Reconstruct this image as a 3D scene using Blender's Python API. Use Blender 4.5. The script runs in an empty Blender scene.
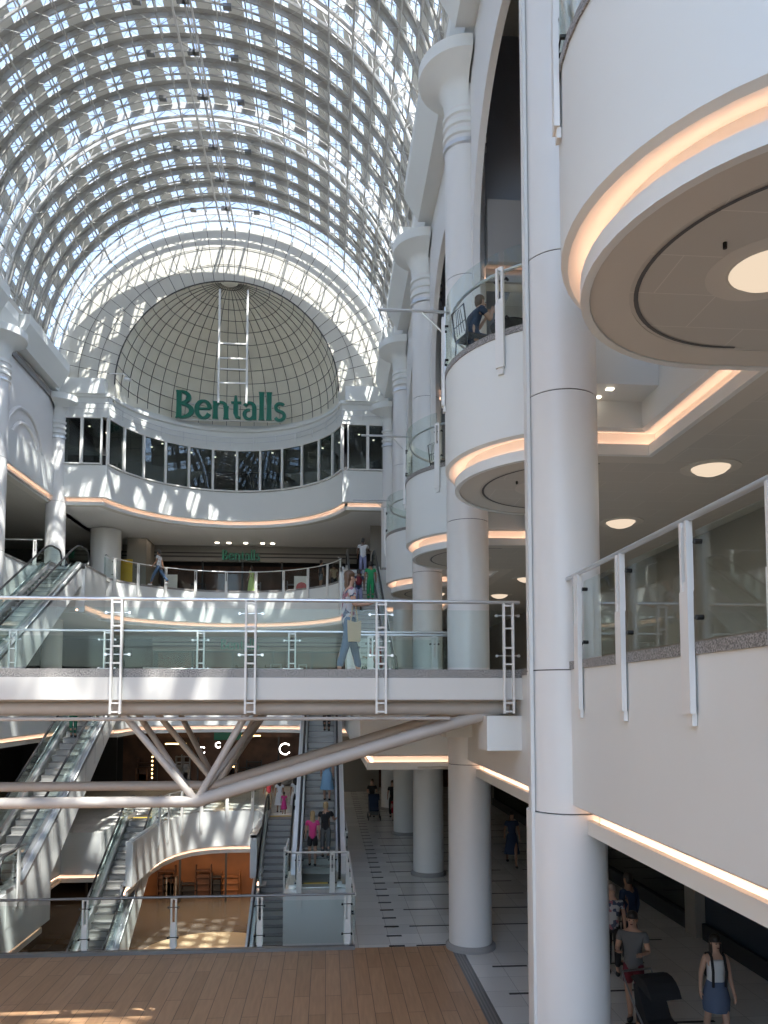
import bpy, bmesh, math, random
from math import sin, cos, pi, radians, sqrt, atan2
from mathutils import Vector, Matrix
random.seed(7)
sc = bpy.context.scene
COL = sc.collection

# ------------------------------------------------------------------ levels (camera eye is z = 0)
LB, L0, L1, L2, L3 = -10.7, -5.3, 0.36, 5.73, 11.1
COLS = [-11.1, -4.2, 2.7, 9.6, 16.5, 23.3, 30.2, 37.0]
XR, XL, XC = 3.1, -13.0, -4.95
YF = 36.8                      # plane of the end facade
def mirror(x): return 2 * XC - x

# ------------------------------------------------------------------ materials
M = {}
def new_mat(name):
    m = bpy.data.materials.new(name); m.use_nodes = True
    nt = m.node_tree; nt.nodes.clear()
    out = nt.nodes.new('ShaderNodeOutputMaterial'); M[name] = m
    return m, nt, out
def lin(c):
    return tuple(((v/12.92) if v <= .04045 else ((v+.055)/1.055)**2.4) for v in c)
def pbr(name, col, rough=.5, metal=0, bump=0, bscale=40, vary=0, vscale=3, spec=.5):
    m, nt, out = new_mat(name)
    b = nt.nodes.new('ShaderNodeBsdfPrincipled')
    b.inputs['Base Color'].default_value = (*col, 1)
    b.inputs['Roughness'].default_value = rough
    b.inputs['Metallic'].default_value = metal
    b.inputs['Specular IOR Level'].default_value = spec
    nt.links.new(b.outputs[0], out.inputs[0])
    if vary or bump:
        tc = nt.nodes.new('ShaderNodeTexCoord')
    if vary:
        n = nt.nodes.new('ShaderNodeTexNoise'); n.inputs['Scale'].default_value = vscale; n.inputs['Detail'].default_value = 4
        nt.links.new(tc.outputs['Object'], n.inputs['Vector'])
        r = nt.nodes.new('ShaderNodeValToRGB')
        r.color_ramp.elements[0].position = .3; r.color_ramp.elements[1].position = .7
        r.color_ramp.elements[0].color = (*[c*(1-vary) for c in col], 1)
        r.color_ramp.elements[1].color = (*[min(1, c*(1+vary)) for c in col], 1)
        nt.links.new(n.outputs[0], r.inputs[0]); nt.links.new(r.outputs[0], b.inputs['Base Color'])
    if bump:
        n = nt.nodes.new('ShaderNodeTexNoise'); n.inputs['Scale'].default_value = bscale
        nt.links.new(tc.outputs['Object'], n.inputs['Vector'])
        bp = nt.nodes.new('ShaderNodeBump'); bp.inputs['Strength'].default_value = bump; bp.inputs['Distance'].default_value = .01
        nt.links.new(n.outputs[0], bp.inputs['Height']); nt.links.new(bp.outputs[0], b.inputs['Normal'])
    return m
def emis(name, col, s):
    m, nt, out = new_mat(name)
    e = nt.nodes.new('ShaderNodeEmission'); e.inputs[0].default_value = (*col, 1); e.inputs[1].default_value = s
    nt.links.new(e.outputs[0], out.inputs[0]); return m
def glass(name, tint, refl=.07, edge=.5):
    m, nt, out = new_mat(name)
    t = nt.nodes.new('ShaderNodeBsdfTransparent'); t.inputs[0].default_value = (*tint, 1)
    g = nt.nodes.new('ShaderNodeBsdfGlossy'); g.inputs['Roughness'].default_value = .02; g.inputs[0].default_value = (.9, .95, .95, 1)
    lw = nt.nodes.new('ShaderNodeLayerWeight'); lw.inputs[0].default_value = .5
    p = nt.nodes.new('ShaderNodeMath'); p.operation = 'POWER'; p.inputs[1].default_value = 3.5
    q = nt.nodes.new('ShaderNodeMath'); q.operation = 'MULTIPLY_ADD'; q.inputs[1].default_value = edge; q.inputs[2].default_value = refl
    mx = nt.nodes.new('ShaderNodeMixShader')
    nt.links.new(lw.outputs['Facing'], p.inputs[0]); nt.links.new(p.outputs[0], q.inputs[0]); nt.links.new(q.outputs[0], mx.inputs[0])
    nt.links.new(t.outputs[0], mx.inputs[1]); nt.links.new(g.outputs[0], mx.inputs[2]); nt.links.new(mx.outputs[0], out.inputs[0])
    return m

WHITE = pbr('white_paint', (.70, .712, .69), .45, vary=.02, vscale=.6)
WWALL = pbr('white_plaster', (.71, .70, .68), .6, vary=.02, vscale=.5)
PILLAR = pbr('pillar_white', (.69, .68, .66), .35, vary=.02, vscale=.7)
JOINT = pbr('joint_shadow', (.10, .10, .10), .8)
WARMW = pbr('bridge_cream', (.60, .585, .55), .45)
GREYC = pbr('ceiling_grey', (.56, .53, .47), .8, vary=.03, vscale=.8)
GREYT = pbr('truss_taupe', (.42, .385, .35), .42, vary=.04)
STEEL = pbr('brushed_steel', (.62, .63, .64), .28, .85)
DSTEEL = pbr('dark_steel', (.20, .20, .20), .35, .6)
POSTM = pbr('post_white', (.72, .71, .68), .4)
BLACK = pbr('black_rubber', (.018, .018, .02), .4)
CLAMP = pbr('clamp_black', (.03, .03, .03), .35, .5)
STEPM = pbr('step_steel', (.26, .255, .245), .4, .3, vary=.12, vscale=8)
RISER = pbr('riser_steel', (.52, .51, .48), .4, .15)
YEL = pbr('comb_yellow', (.75, .50, .05), .5)
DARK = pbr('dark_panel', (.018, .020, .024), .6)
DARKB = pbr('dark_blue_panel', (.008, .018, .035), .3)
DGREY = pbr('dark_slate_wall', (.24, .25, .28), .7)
MIDG = pbr('mid_grey_wall', (.30, .29, .28), .8)
BROWN = pbr('store_brown', (.075, .035, .022), .6, vary=.5, vscale=1.2)
ORANGE = pbr('store_orange', (.20, .085, .035), .5, vary=.2, vscale=1.0)
BEIGE = pbr('beige_wall', (.26, .24, .21), .7)
GREEN = pbr('sign_green', (.0, .15, .095), .3)
SIGNEDGE = pbr('sign_edge_pale', (.6, .66, .63), .3)
DOMEM = pbr('dome_panel', (.80, .77, .67), .65, vary=.05, vscale=1.2)
SPLAY = pbr('end_wall_cream', (.56, .54, .48), .6, vary=.02)
WIRE = pbr('wire_dark', (.06, .055, .05), .5)
RIBM = pbr('roof_steel', (.42, .41, .385), .5)
RIBW = pbr('roof_steel_white', (.58, .57, .55), .45)
GLASS = glass('clear_glass', (.92, .955, .945), .012, .45)
GLASSG = glass('green_glass', (.84, .91, .90), .025, .4)
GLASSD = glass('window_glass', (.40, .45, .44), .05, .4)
def blind():
    m, nt, out = new_mat('blind_grey'); d = nt.nodes.new('ShaderNodeBsdfDiffuse'); d.inputs[0].default_value = (.68, .67, .63, 1)
    t = nt.nodes.new('ShaderNodeBsdfTranslucent'); t.inputs[0].default_value = (.62, .63, .60, 1); mx = nt.nodes.new('ShaderNodeMixShader'); mx.inputs[0].default_value = .07
    nt.links.new(d.outputs[0], mx.inputs[1]); nt.links.new(t.outputs[0], mx.inputs[2]); nt.links.new(mx.outputs[0], out.inputs[0]); return m
BLIND = blind()
RIBD = pbr('roof_plate_grey', (.38, .37, .345), .6)
ROOFGL = glass('roof_glass', (.92, .95, .98), .03, .3)
COVE = emis('cove_led', (1, .56, .38), 3.6)
LAMP = emis('lamp_warm', (1, .80, .60), 0.42)
SPOT = emis('downlight', (1, .88, .7), 3)
NEONW = emis('neon_white', (1, .95, .9), 6)
NEONY = emis('warm_strip', (1, .65, .25), 4)

def granite():
    m, nt, out = new_mat('granite'); b = nt.nodes.new('ShaderNodeBsdfPrincipled'); b.inputs['Roughness'].default_value = .4
    tc = nt.nodes.new('ShaderNodeTexCoord'); n = nt.nodes.new('ShaderNodeTexNoise'); n.inputs['Scale'].default_value = 60; n.inputs['Detail'].default_value = 3
    r = nt.nodes.new('ShaderNodeValToRGB'); r.color_ramp.elements[0].position = .38; r.color_ramp.elements[1].position = .62
    r.color_ramp.elements[0].color = (.10, .095, .09, 1); r.color_ramp.elements[1].color = (.36, .34, .32, 1)
    nt.links.new(tc.outputs['Object'], n.inputs[0]); nt.links.new(n.outputs[0], r.inputs[0]); nt.links.new(r.outputs[0], b.inputs['Base Color']); nt.links.new(b.outputs[0], out.inputs[0])
    return m
GRAN = granite()

def wood():
    m, nt, out = new_mat('wood_deck'); b = nt.nodes.new('ShaderNodeBsdfPrincipled'); b.inputs['Roughness'].default_value = .42
    tc = nt.nodes.new('ShaderNodeTexCoord'); mp = nt.nodes.new('ShaderNodeMapping'); mp.inputs['Rotation'].default_value = (0, 0, pi/2)
    br = nt.nodes.new('ShaderNodeTexBrick'); br.offset = .37; br.squash = 1
    br.inputs['Scale'].default_value = 1; br.inputs['Brick Width'].default_value = 2.2; br.inputs['Row Height'].default_value = .28
    br.inputs['Mortar Size'].default_value = .006; br.inputs['Color1'].default_value = (.52, .31, .175, 1); br.inputs['Color2'].default_value = (.43, .25, .135, 1)
    br.inputs['Mortar'].default_value = (.13, .075, .045, 1)
    n = nt.nodes.new('ShaderNodeTexNoise'); n.inputs['Scale'].default_value = 3; n.inputs['Detail'].default_value = 6
    mp2 = nt.nodes.new('ShaderNodeMapping'); mp2.inputs['Scale'].default_value = (6, .5, 1)
    mix = nt.nodes.new('ShaderNodeMixRGB'); mix.blend_type = 'MULTIPLY'; mix.inputs[0].default_value = .45
    r = nt.nodes.new('ShaderNodeValToRGB'); r.color_ramp.elements[0].position = .3; r.color_ramp.elements[1].position = .7
    r.color_ramp.elements[0].color = (.6, .6, .6, 1); r.color_ramp.elements[1].color = (1, 1, 1, 1)
    L = nt.links.new
    L(tc.outputs['Object'], mp.inputs[0]); L(mp.outputs[0], br.inputs[0]); L(tc.outputs['Object'], mp2.inputs[0]); L(mp2.outputs[0], n.inputs[0])
    L(n.outputs[0], r.inputs[0]); L(br.outputs[0], mix.inputs[1]); L(r.outputs[0], mix.inputs[2]); L(mix.outputs[0], b.inputs['Base Color']); L(b.outputs[0], out.inputs[0])
    return m
WOOD = wood()

def tile(name, c, rough):
    m, nt, out = new_mat(name); b = nt.nodes.new('ShaderNodeBsdfPrincipled'); b.inputs['Roughness'].default_value = rough
    tc = nt.nodes.new('ShaderNodeTexCoord'); br = nt.nodes.new('ShaderNodeTexBrick'); br.offset = 0
    br.inputs['Scale'].default_value = 1; br.inputs['Brick Width'].default_value = .7; br.inputs['Row Height'].default_value = .7
    br.inputs['Mortar Size'].default_value = .006
    br.inputs['Color1'].default_value = (*c, 1); br.inputs['Color2'].default_value = (*[v*.86 for v in c], 1); br.inputs['Mortar'].default_value = (*[v*.6 for v in c], 1)
    L = nt.links.new
    L(tc.outputs['Object'], br.inputs[0]); L(br.outputs[0], b.inputs['Base Color']); L(b.outputs[0], out.inputs[0])
    return m
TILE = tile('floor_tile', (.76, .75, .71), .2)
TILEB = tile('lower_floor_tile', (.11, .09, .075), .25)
TILED = pbr('floor_dash', (.02, .02, .02), .55)
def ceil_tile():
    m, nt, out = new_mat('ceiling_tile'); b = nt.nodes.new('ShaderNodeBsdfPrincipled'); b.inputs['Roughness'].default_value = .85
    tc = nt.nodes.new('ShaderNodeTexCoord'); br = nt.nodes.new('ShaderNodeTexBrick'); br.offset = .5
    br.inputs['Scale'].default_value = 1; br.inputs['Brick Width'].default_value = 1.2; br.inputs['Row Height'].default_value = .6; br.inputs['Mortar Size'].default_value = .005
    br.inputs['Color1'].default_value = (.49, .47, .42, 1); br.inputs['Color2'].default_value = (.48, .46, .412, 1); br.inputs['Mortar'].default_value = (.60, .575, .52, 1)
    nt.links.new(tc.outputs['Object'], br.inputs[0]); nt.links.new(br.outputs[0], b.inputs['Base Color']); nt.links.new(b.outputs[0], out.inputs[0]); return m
CEILT = ceil_tile()

# ------------------------------------------------------------------ mesh builder
class MB:
    def __init__(s): s.v = []; s.f = []
    def add(s, vs, fs):
        o = len(s.v); s.v += [tuple(v) for v in vs]; s.f += [tuple(i+o for i in f) for f in fs]; return s
    def box(s, x0, x1, y0, y1, z0, z1, rot=0, piv=None):
        vs = [(x, y, z) for z in (z0, z1) for y in (y0, y1) for x in (x0, x1)]
        if rot:
            px, py = piv or ((x0+x1)/2, (y0+y1)/2); c, t = cos(rot), sin(rot)
            vs = [(px+(x-px)*c-(y-py)*t, py+(x-px)*t+(y-py)*c, z) for x, y, z in vs]
        return s.add(vs, [(0,2,3,1),(4,5,7,6),(0,1,5,4),(2,6,7,3),(0,4,6,2),(1,3,7,5)])
    def tube(s, pts, r, n=8, closed=False):
        pts = [Vector(p) for p in pts]; N = len(pts); rs = r if isinstance(r, (list, tuple)) else [r]*N
        prev = None; vs = []
        for i, p in enumerate(pts):
            a = pts[(i-1) % N] if (closed or i) else p; b = pts[(i+1) % N] if (closed or i < N-1) else p
            t = (b-a).normalized()
            if prev is None:
                u = Vector((0, 0, 1)) if abs(t.z) < .9 else Vector((1, 0, 0)); u = (u - t*u.dot(t)).normalized()
            else:
                u = prev - t*prev.dot(t); u = u.normalized() if u.length > 1e-6 else t.orthogonal().normalized()
            prev = u; w = t.cross(u)
            vs += [p + (u*cos(2*pi*k/n) + w*sin(2*pi*k/n))*rs[i] for k in range(n)]
        fs = []
        for i in range(N if closed else N-1):
            j = (i+1) % N
            fs += [(i*n+k, i*n+(k+1) % n, j*n+(k+1) % n, j*n+k) for k in range(n)]
        if not closed: fs += [tuple(range(n-1, -1, -1)), tuple((N-1)*n+k for k in range(n))]
        return s.add(vs, fs)
    def prism(s, poly, z0, z1):
        n = len(poly)
        return s.add([(x, y, z0) for x, y in poly]+[(x, y, z1) for x, y in poly],
                     [tuple(range(n-1, -1, -1)), tuple(range(n, 2*n))]+[(i, (i+1) % n, n+(i+1) % n, n+i) for i in range(n)])
    def prism_x(s, poly, x0, x1):            # poly in (y, z)
        n = len(poly)
        return s.add([(x0, y, z) for y, z in poly]+[(x1, y, z) for y, z in poly],
                     [tuple(range(n)), tuple(range(2*n-1, n-1, -1))]+[(i, n+i, n+(i+1) % n, (i+1) % n) for i in range(n)])
    def prism_y(s, poly, y0, y1):            # poly in (x, z)
        n = len(poly)
        return s.add([(x, y0, z) for x, z in poly]+[(x, y1, z) for x, z in poly],
                     [tuple(range(n)), tuple(range(2*n-1, n-1, -1))]+[(i, n+i, n+(i+1) % n, (i+1) % n) for i in range(n)])
    def lathe(s, cx, cy, prof, n=48, a0=0, a1=2*pi, caps=True):
        full = abs(a1-a0-2*pi) < 1e-6; m = n if full else n+1; vs = []
        for r, z in prof: vs += [(cx+r*cos(a0+(a1-a0)*k/n), cy+r*sin(a0+(a1-a0)*k/n), z) for k in range(m)]
        fs = []
        for i in range(len(prof)-1):
            for k in range(n):
                k2 = (k+1) % m
                fs.append((i*m+k, i*m+k2, (i+1)*m+k2, (i+1)*m+k))
        if full and caps:
            if prof[0][0] > 1e-4: fs.append(tuple(range(m-1, -1, -1)))
            if prof[-1][0] > 1e-4: fs.append(tuple((len(prof)-1)*m+k for k in range(m)))
        return s.add(vs, fs)
    def sweep(s, path, prof, closed=False, pclosed=True):
        # path: (x, y) points; prof: (d, z), d measured to the LEFT of travel
        N = len(path); nrm = offsets(path, closed); n = len(prof); vs = []
        for i, (x, y) in enumerate(path):
            vs += [(x+nrm[i][0]*d, y+nrm[i][1]*d, z) for d, z in prof]
        fs = []
        for i in range(N if closed else N-1):
            j = (i+1) % N
            for k in range(n if pclosed else n-1):
                k2 = (k+1) % n
                fs.append((i*n+k, j*n+k, j*n+k2, i*n+k2))
        if not closed and pclosed: fs += [tuple(range(n)), tuple((N-1)*n+k for k in range(n-1, -1, -1))]
        return s.add(vs, fs)
    def ball(s, c, rx, ry=None, rz=None, n=12, m=8):
        ry = ry or rx; rz = rz or rx; vs = []
        for i in range(m+1):
            t = pi*i/m
            vs += [(c[0]+rx*sin(t)*cos(2*pi*k/n), c[1]+ry*sin(t)*sin(2*pi*k/n), c[2]+rz*cos(t)) for k in range(n)]
        return s.add(vs, [(i*n+k, (i+1)*n+k, (i+1)*n+(k+1) % n, i*n+(k+1) % n) for i in range(m) for k in range(n)])
    def build(s, name, mat, parent=None, smooth=False, loc=None, label=None):
        me = bpy.data.meshes.new(name); me.from_pydata(s.v, [], s.f)
        bm = bmesh.new(); bm.from_mesh(me)
        bmesh.ops.remove_doubles(bm, verts=bm.verts, dist=1e-6)
        bmesh.ops.recalc_face_normals(bm, faces=bm.faces)
        bm.to_mesh(me); bm.free()
        if smooth:
            me.polygons.foreach_set('use_smooth', [True]*len(me.polygons))
            try: me.set_sharp_from_angle(angle=radians(40))
            except Exception: pass
        me.materials.append(mat); me.update()
        o = bpy.data.objects.new(name, me); COL.objects.link(o)
        if parent:
            o.parent = parent
            if loc is None: o.matrix_parent_inverse = Matrix.Translation(parent.location).inverted() if not parent.parent else Matrix()
        if loc is not None: o.location = loc
        if label: o['label'] = label
        return o

def offsets(path, closed=False):
    N = len(path); out = []
    for i in range(N):
        ds = []
        if closed or i > 0: a = path[(i-1) % N]; b = path[i]; ds.append((b[0]-a[0], b[1]-a[1]))
        if closed or i < N-1: a = path[i]; b = path[(i+1) % N]; ds.append((b[0]-a[0], b[1]-a[1]))
        ns = []
        for dx, dy in ds:
            l = math.hypot(dx, dy) or 1; ns.append((-dy/l, dx/l))
        if len(ns) == 1: out.append(ns[0]); continue
        sx, sy = ns[0][0]+ns[1][0], ns[0][1]+ns[1][1]; d = (sx*sx+sy*sy)/2
        if d < 1e-3: out.append(ns[0]); continue
        out.append((sx/d, sy/d))
    return out
def thing(name, label, cat, loc=(0, 0, 0), group=None):
    o = bpy.data.objects.new(name, None); COL.objects.link(o); o.location = loc; o.empty_display_size = .2
    o['label'] = label; o['category'] = cat
    if group: o['group'] = group
    return o
def tag(o, label, cat, group=None):
    o['label'] = label; o['category'] = cat
    if group: o['group'] = group
    return o
def struct(o): o['kind'] = 'structure'; return o
def arc(cx, cy, r, a0, a1, n=24):
    return [(cx+r*cos(radians(a0+(a1-a0)*i/n)), cy+r*sin(radians(a0+(a1-a0)*i/n))) for i in range(n+1)]
def resample(path, step, start=0):
    out = []; L = 0; nxt = start
    for i in range(len(path)-1):
        a, b = path[i], path[i+1]; l = math.hypot(b[0]-a[0], b[1]-a[1])
        while nxt <= L+l+1e-9 and l > 0:
            t = (nxt-L)/l; out.append((a[0]+(b[0]-a[0])*t, a[1]+(b[1]-a[1])*t, atan2(b[1]-a[1], b[0]-a[0]))); nxt += step
        L += l
    return out
def subpath(path, s0, s1, step=.25):
    # points of the path between the two arc lengths
    pts = []; L = 0
    for i in range(len(path)-1):
        a, b = path[i], path[i+1]; l = math.hypot(b[0]-a[0], b[1]-a[1])
        lo, hi = max(s0, L), min(s1, L+l)
        if hi > lo+1e-6:
            for q in (lo, hi):
                t = (q-L)/l; p = (a[0]+(b[0]-a[0])*t, a[1]+(b[1]-a[1])*t)
                if not pts or math.hypot(p[0]-pts[-1][0], p[1]-pts[-1][1]) > 1e-4: pts.append(p)
        L += l
    return pts
def plen(path): return sum(math.hypot(path[i+1][0]-path[i][0], path[i+1][1]-path[i][1]) for i in range(len(path)-1))

# ------------------------------------------------------------------ balcony front: fascia, cove light, lip, granite kerb (void on the LEFT of travel)
def balcony_front(name, label, path, zf, group=None, top=None, kerb=True, drop=2.0, lit=True, fm=None):
    c = path[len(path)//2]
    t = thing(name, label, 'balcony front', (c[0], c[1], zf), group)
    zt = (zf if kerb else zf-.006) if top is None else top; b = zf-drop; VOIDP.append((zf, path))
    MB().sweep(path, [(-.25, zt), (.012, zt), (.012, b+.36), (-.05, b+.32), (-.34, b+.40), (-.34, b+.5), (-.25, b+.5)]).build('fascia', fm or WHITE, t, True)
    MB().sweep(path, [(-.16, b+.17), (-.16, b+.0), (-.24, b+.0), (-.24, b+.17)]).build('soffit_lip', fm or WHITE, t, True)
    MB().sweep(path, [(-.24, b+.017), (-.6, b+.017), (-.6, b+.06), (-.24, b+.06)]).build('soffit_border', GREYC, t)
    if lit: MB().sweep(path, [(-.25, b+.065), (-.25, b+.13), (-.33, b+.13), (-.33, b+.065)]).build('cove_light', COVE, t, True)
    MB().sweep(path, [(-.34, b+.06), (-.34, b+.40), (-.42, b+.40), (-.42, b+.06)]).build('cove_back', fm or WHITE, t, True)
    if kerb: MB().sweep(path, [(-.3, zf+.001), (.03, zf+.001), (.03, zf+.10), (-.3, zf+.10)]).build('granite_kerb', GRAN, t, True)
    return t

# ------------------------------------------------------------------ glazed balustrade
def balustrade(name, label, path, zf, spacing=1.9, start=.3, group=None, gtop=1.02, hr=1.12, style='plate', hmat=None, gmat=None, low=-.58, hd=.04, at_list=None, rail_z=None):
    L = plen(path); c = path[len(path)//2]
    t = thing(name, label, 'balustrade', (c[0], c[1], zf), group)
    hm = hmat or STEEL; gm = gmat or GLASS
    nr = offsets(path)
    MB().tube([(path[i][0]+nr[i][0]*hd, path[i][1]+nr[i][1]*hd, zf+hr) for i in range(len(path))], .028, 10).build('handrail', hm, t, True)
    ss = at_list if at_list is not None else [start+i*spacing for i in range(int((L-start)/spacing)+1)]
    bounds = [0.0]+list(ss)+[L]
    for i in range(len(bounds)-1):
        a, b = bounds[i]+.05, bounds[i+1]-.05
        if b-a < .15: continue
        sp = subpath(path, a, b)
        MB().sweep(sp, [(-.012, zf+.12), (0, zf+.12), (0, zf+gtop), (-.012, zf+gtop)]).build('glass_panel', gm, t, True)
    for s_ in ss:
        pt = resample(path, 1e9, min(s_, L-1e-4))
        if not pt: continue
        x, y, a = pt[0]
        def loc(mb): # local box coords: u along path, d to the left
            ca, sa = cos(a), sin(a)
            mb.v = [(x+u*ca-d*sa, y+u*sa+d*ca, z) for u, d, z in mb.v]; return mb
        mb = MB()
        if style == 'plate':
            mb.box(-.072, .072, .035, .085, zf+low+.1, zf+.52); mb.box(-.05, .05, .02, .06, zf+low, zf+low+.1)
            mb.box(-.065, -.028, .025, .08, zf+.52, zf+hr-.02); mb.box(.028, .065, .025, .08, zf+.52, zf+hr-.02); mb.box(-.03, .03, .035, .07, zf+.52, zf+.60)
            mb.box(-.03, .03, .02, .06, zf+hr-.06, zf+hr+.0)
        else:
            mb.box(-.085, -.055, .02, .09, zf+low, zf+hr-.01); mb.box(.055, .085, .02, .09, zf+low, zf+hr-.01)
            for q in (low+.03, low+.16, .0+.17, .42, .72, hr-.05): mb.box(-.06, .06, .03, .08, zf+q-.012, zf+q+.012)
        p = loc(mb).build('post', POSTM, t)
        cl = MB()
        for zc in (.30, .92 if gtop > .95 else gtop-.1):
            cl.tube([(-.17 if style != 'plate' else -.10, .02, zf+zc), (.17 if style != 'plate' else .10, .02, zf+zc)], .009, 6)
            for sg in (-1, 1):
                q = .17 if style != 'plate' else .10
                cl.tube([(sg*q, .03, zf+zc), (sg*q, -.03, zf+zc)], .022, 8)
        co = loc(cl).build('glass_clamp', CLAMP if style == 'plate' else STEEL, p); co.matrix_parent_inverse = Matrix()
    return t

# ------------------------------------------------------------------ column
def column(x, y, r, label, group, z0=L0, joints=(-1.4, .36, 3.9, 5.73, 9.4), top=13.85, cap=True, neck=True, rl=None):
    t = thing('round_column', label, 'column', (x, y, z0), group)
    MB().lathe(x, y, [(r*1.16, z0), (r*1.16, z0+.07), (r*1.05, z0+.12), (r*1.0, z0+.12)], 40).build('base_ring', MIDG, t, True)
    zs = [z0+.12]+[j for j in joints if z0 < j < top]+[top]
    jm = MB()
    for i in range(len(zs)-1):
        rr = (rl or r) if i == 0 else r
        MB().lathe(x, y, [(rr, zs[i]+(.008 if i else 0)), (rr, zs[i+1]-.008)], 48).build('shaft_segment', PILLAR, t, True)
        if i: jm.lathe(x, y, [(r-.012, zs[i]-.01), (r-.012, zs[i]+.01)], 32)
    jm.build('joint_ring', JOINT, t, True)
    if neck:
        for k in range(4):
            z = 12.42+k*.24
            MB().lathe(x, y, [(r, z), (r+.045, z+.03), (r+.045, z+.12), (r, z+.15)], 40, caps=False).build('neck_ring', WHITE if k else STEEL, t, True)
    if cap:
        MB().lathe(x, y, [(r, top-.5), (r+.04, top-.1), (r+.16, top+.12), (1.02, top+.30), (1.06, top+.34), (1.06, top+.62), (.0, top+.62)], 32, a0=radians(90 if x > 0 else -90), a1=radians(270 if x > 0 else 90)).build('capital', WHITE, t, True)
    return t

# ================================================================== THE SETTING
WT_ = 13.55
ARC_C, ARC_R = (XC, 35.4), 5.84
def end_arc(n=36):     # concave recess of the end wall, from right to left
    a = math.degrees(atan2(YF-ARC_C[1], sqrt(ARC_R**2-(YF-ARC_C[1])**2)))
    return arc(ARC_C[0], ARC_C[1], ARC_R, a, 180-a, n)
# --- level 0 outline of the opening (void inside) counter-clockwise seen from above, void on the left
rc = 2.2
CFull = [(-2.95, 30.4), (-2.95, 36.3), (-3.15, 36.8), (-3.6, 37.0), (-4.6, 37.0), (-5.4, 36.85), (-6.1, 36.4), (-6.6, 35.6), (-6.95, 34.4), (-7.1, 32.9), (-7.15, 31), (-7.18, 29.3)]
def slab(name, outer, z0, z1, mat):
    return struct(MB().prism(outer, z0, z1).build(name, mat))
XO0, XO1, YO0, YO1 = -20.5, 8.6, -9, 50
# ground floor as pieces around the opening
CEILQ, VOIDP = [], []
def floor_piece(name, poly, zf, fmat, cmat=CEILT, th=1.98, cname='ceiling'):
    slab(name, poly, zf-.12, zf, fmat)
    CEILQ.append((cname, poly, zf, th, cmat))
# L0
floor_piece('floor', [(-10.5, 2), (2.66, 2), (2.66, 16.6), (.62, 16.6), (-10.5, 16.6)], L0, WOOD)
floor_piece('floor', [(2.9, 2), (XO1, 2), (XO1, 50), (.62, 50), (.62, 16.6), (2.9, 16.6)], L0, TILE)
floor_piece('floor', [(XO0, 2), (-10.5, 2), (-10.5, 50), (XO0, 50)], L0, TILE)
floor_piece('floor', [(.62, 35.2), (.62, 50), (-10.5, 50), (-10.5, 35.2), (-7.25, 35.2), (-7.25, 29.3)] + list(reversed(CFull)) + [(-2.7, 30.4), (-2.7, 35.2)], L0, TILE)
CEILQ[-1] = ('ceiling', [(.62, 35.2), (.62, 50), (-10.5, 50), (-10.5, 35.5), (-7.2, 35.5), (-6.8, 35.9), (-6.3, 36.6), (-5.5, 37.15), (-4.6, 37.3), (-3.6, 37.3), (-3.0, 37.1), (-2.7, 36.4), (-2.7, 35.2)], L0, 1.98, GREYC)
floor_piece('floor', [(-1.15, 21.2), (.62, 21.2), (.62, 24.0), (-1.15, 24.0)], L0, TILE)
floor_piece('floor', [(-10.5, 31.5), (-8.95, 31.5), (-8.95, 35.2), (-10.5, 35.2)], L0, TILE)
floor_piece('floor', [(-10.5, 16.6), (-8.7, 16.6), (-8.7, 25.2), (-10.5, 25.2)], L0, TILE)
# dark metal track strip between wood and tile
st = MB(); st.box(2.66, 2.9, 2, 16.62, L0-.12, L0-.005)
struct(st.build('trim_1', DSTEEL))
st = MB()
for q in (2.70, 2.76, 2.82): st.box(q, q+.03, 2, 16.6, L0-.005, L0+.002)
struct(st.build('trim_2', pbr('track_metal', (.30, .29, .28), .4, .5)))
# lower ground floor
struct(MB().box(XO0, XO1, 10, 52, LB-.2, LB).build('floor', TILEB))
dm = MB()
for k in range(9):
    a = radians(205+k*16); cx, cy = -4.9, 33.2
    p = (cx+4.3*cos(a), cy+4.3*sin(a))
    dm.box(p[0]-.6, p[0]+.6, p[1]-.09, p[1]+.09, LB, LB+.004, a)
struct(dm.build('trim_3', TILED))
struct(MB().lathe(-4.9, 33.2, [(0, LB+.001), (3.0, LB+.001), (3.0, LB+.012), (0, LB+.012)], 64).build('trim_5', pbr('pale_timber_disc', (.50, .38, .25), .3)))
struct(MB().lathe(-4.3, 31.4, [(0, LB+.012), (1.2, LB+.012), (1.2, LB+.03), (0, LB+.03)], 48).build('trim_6', pbr('dark_disc', (.05, .05, .055), .3)))
# dashes in the ground floor
dm = MB()
y = 16.9
for k in range(40):
    yy = 16.66+k*.70
    dm.box(1.36, 1.70, yy-.05, yy+.05, L0, L0+.003)
    if k % 2 == 0:
        dm.box(1.95, 2.62 if k == 0 else 5.4, yy-.035, yy+.035, L0, L0+.003)
        dm.box(6.1, 7.4, yy-.035, yy+.035, L0, L0+.003)
for k in range(-14, 0):
    yy = 16.66+k*.70
    if k % 2 == 0: dm.box(3.3, 4.0, yy-.04, yy+.04, L0, L0+.003); dm.box(4.9, 6.4, yy-.035, yy+.035, L0, L0+.003)
    else: dm.box(4.5, 4.8, yy-.035, yy+.035, L0, L0+.003)
struct(dm.build('trim_4', TILED))

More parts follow.
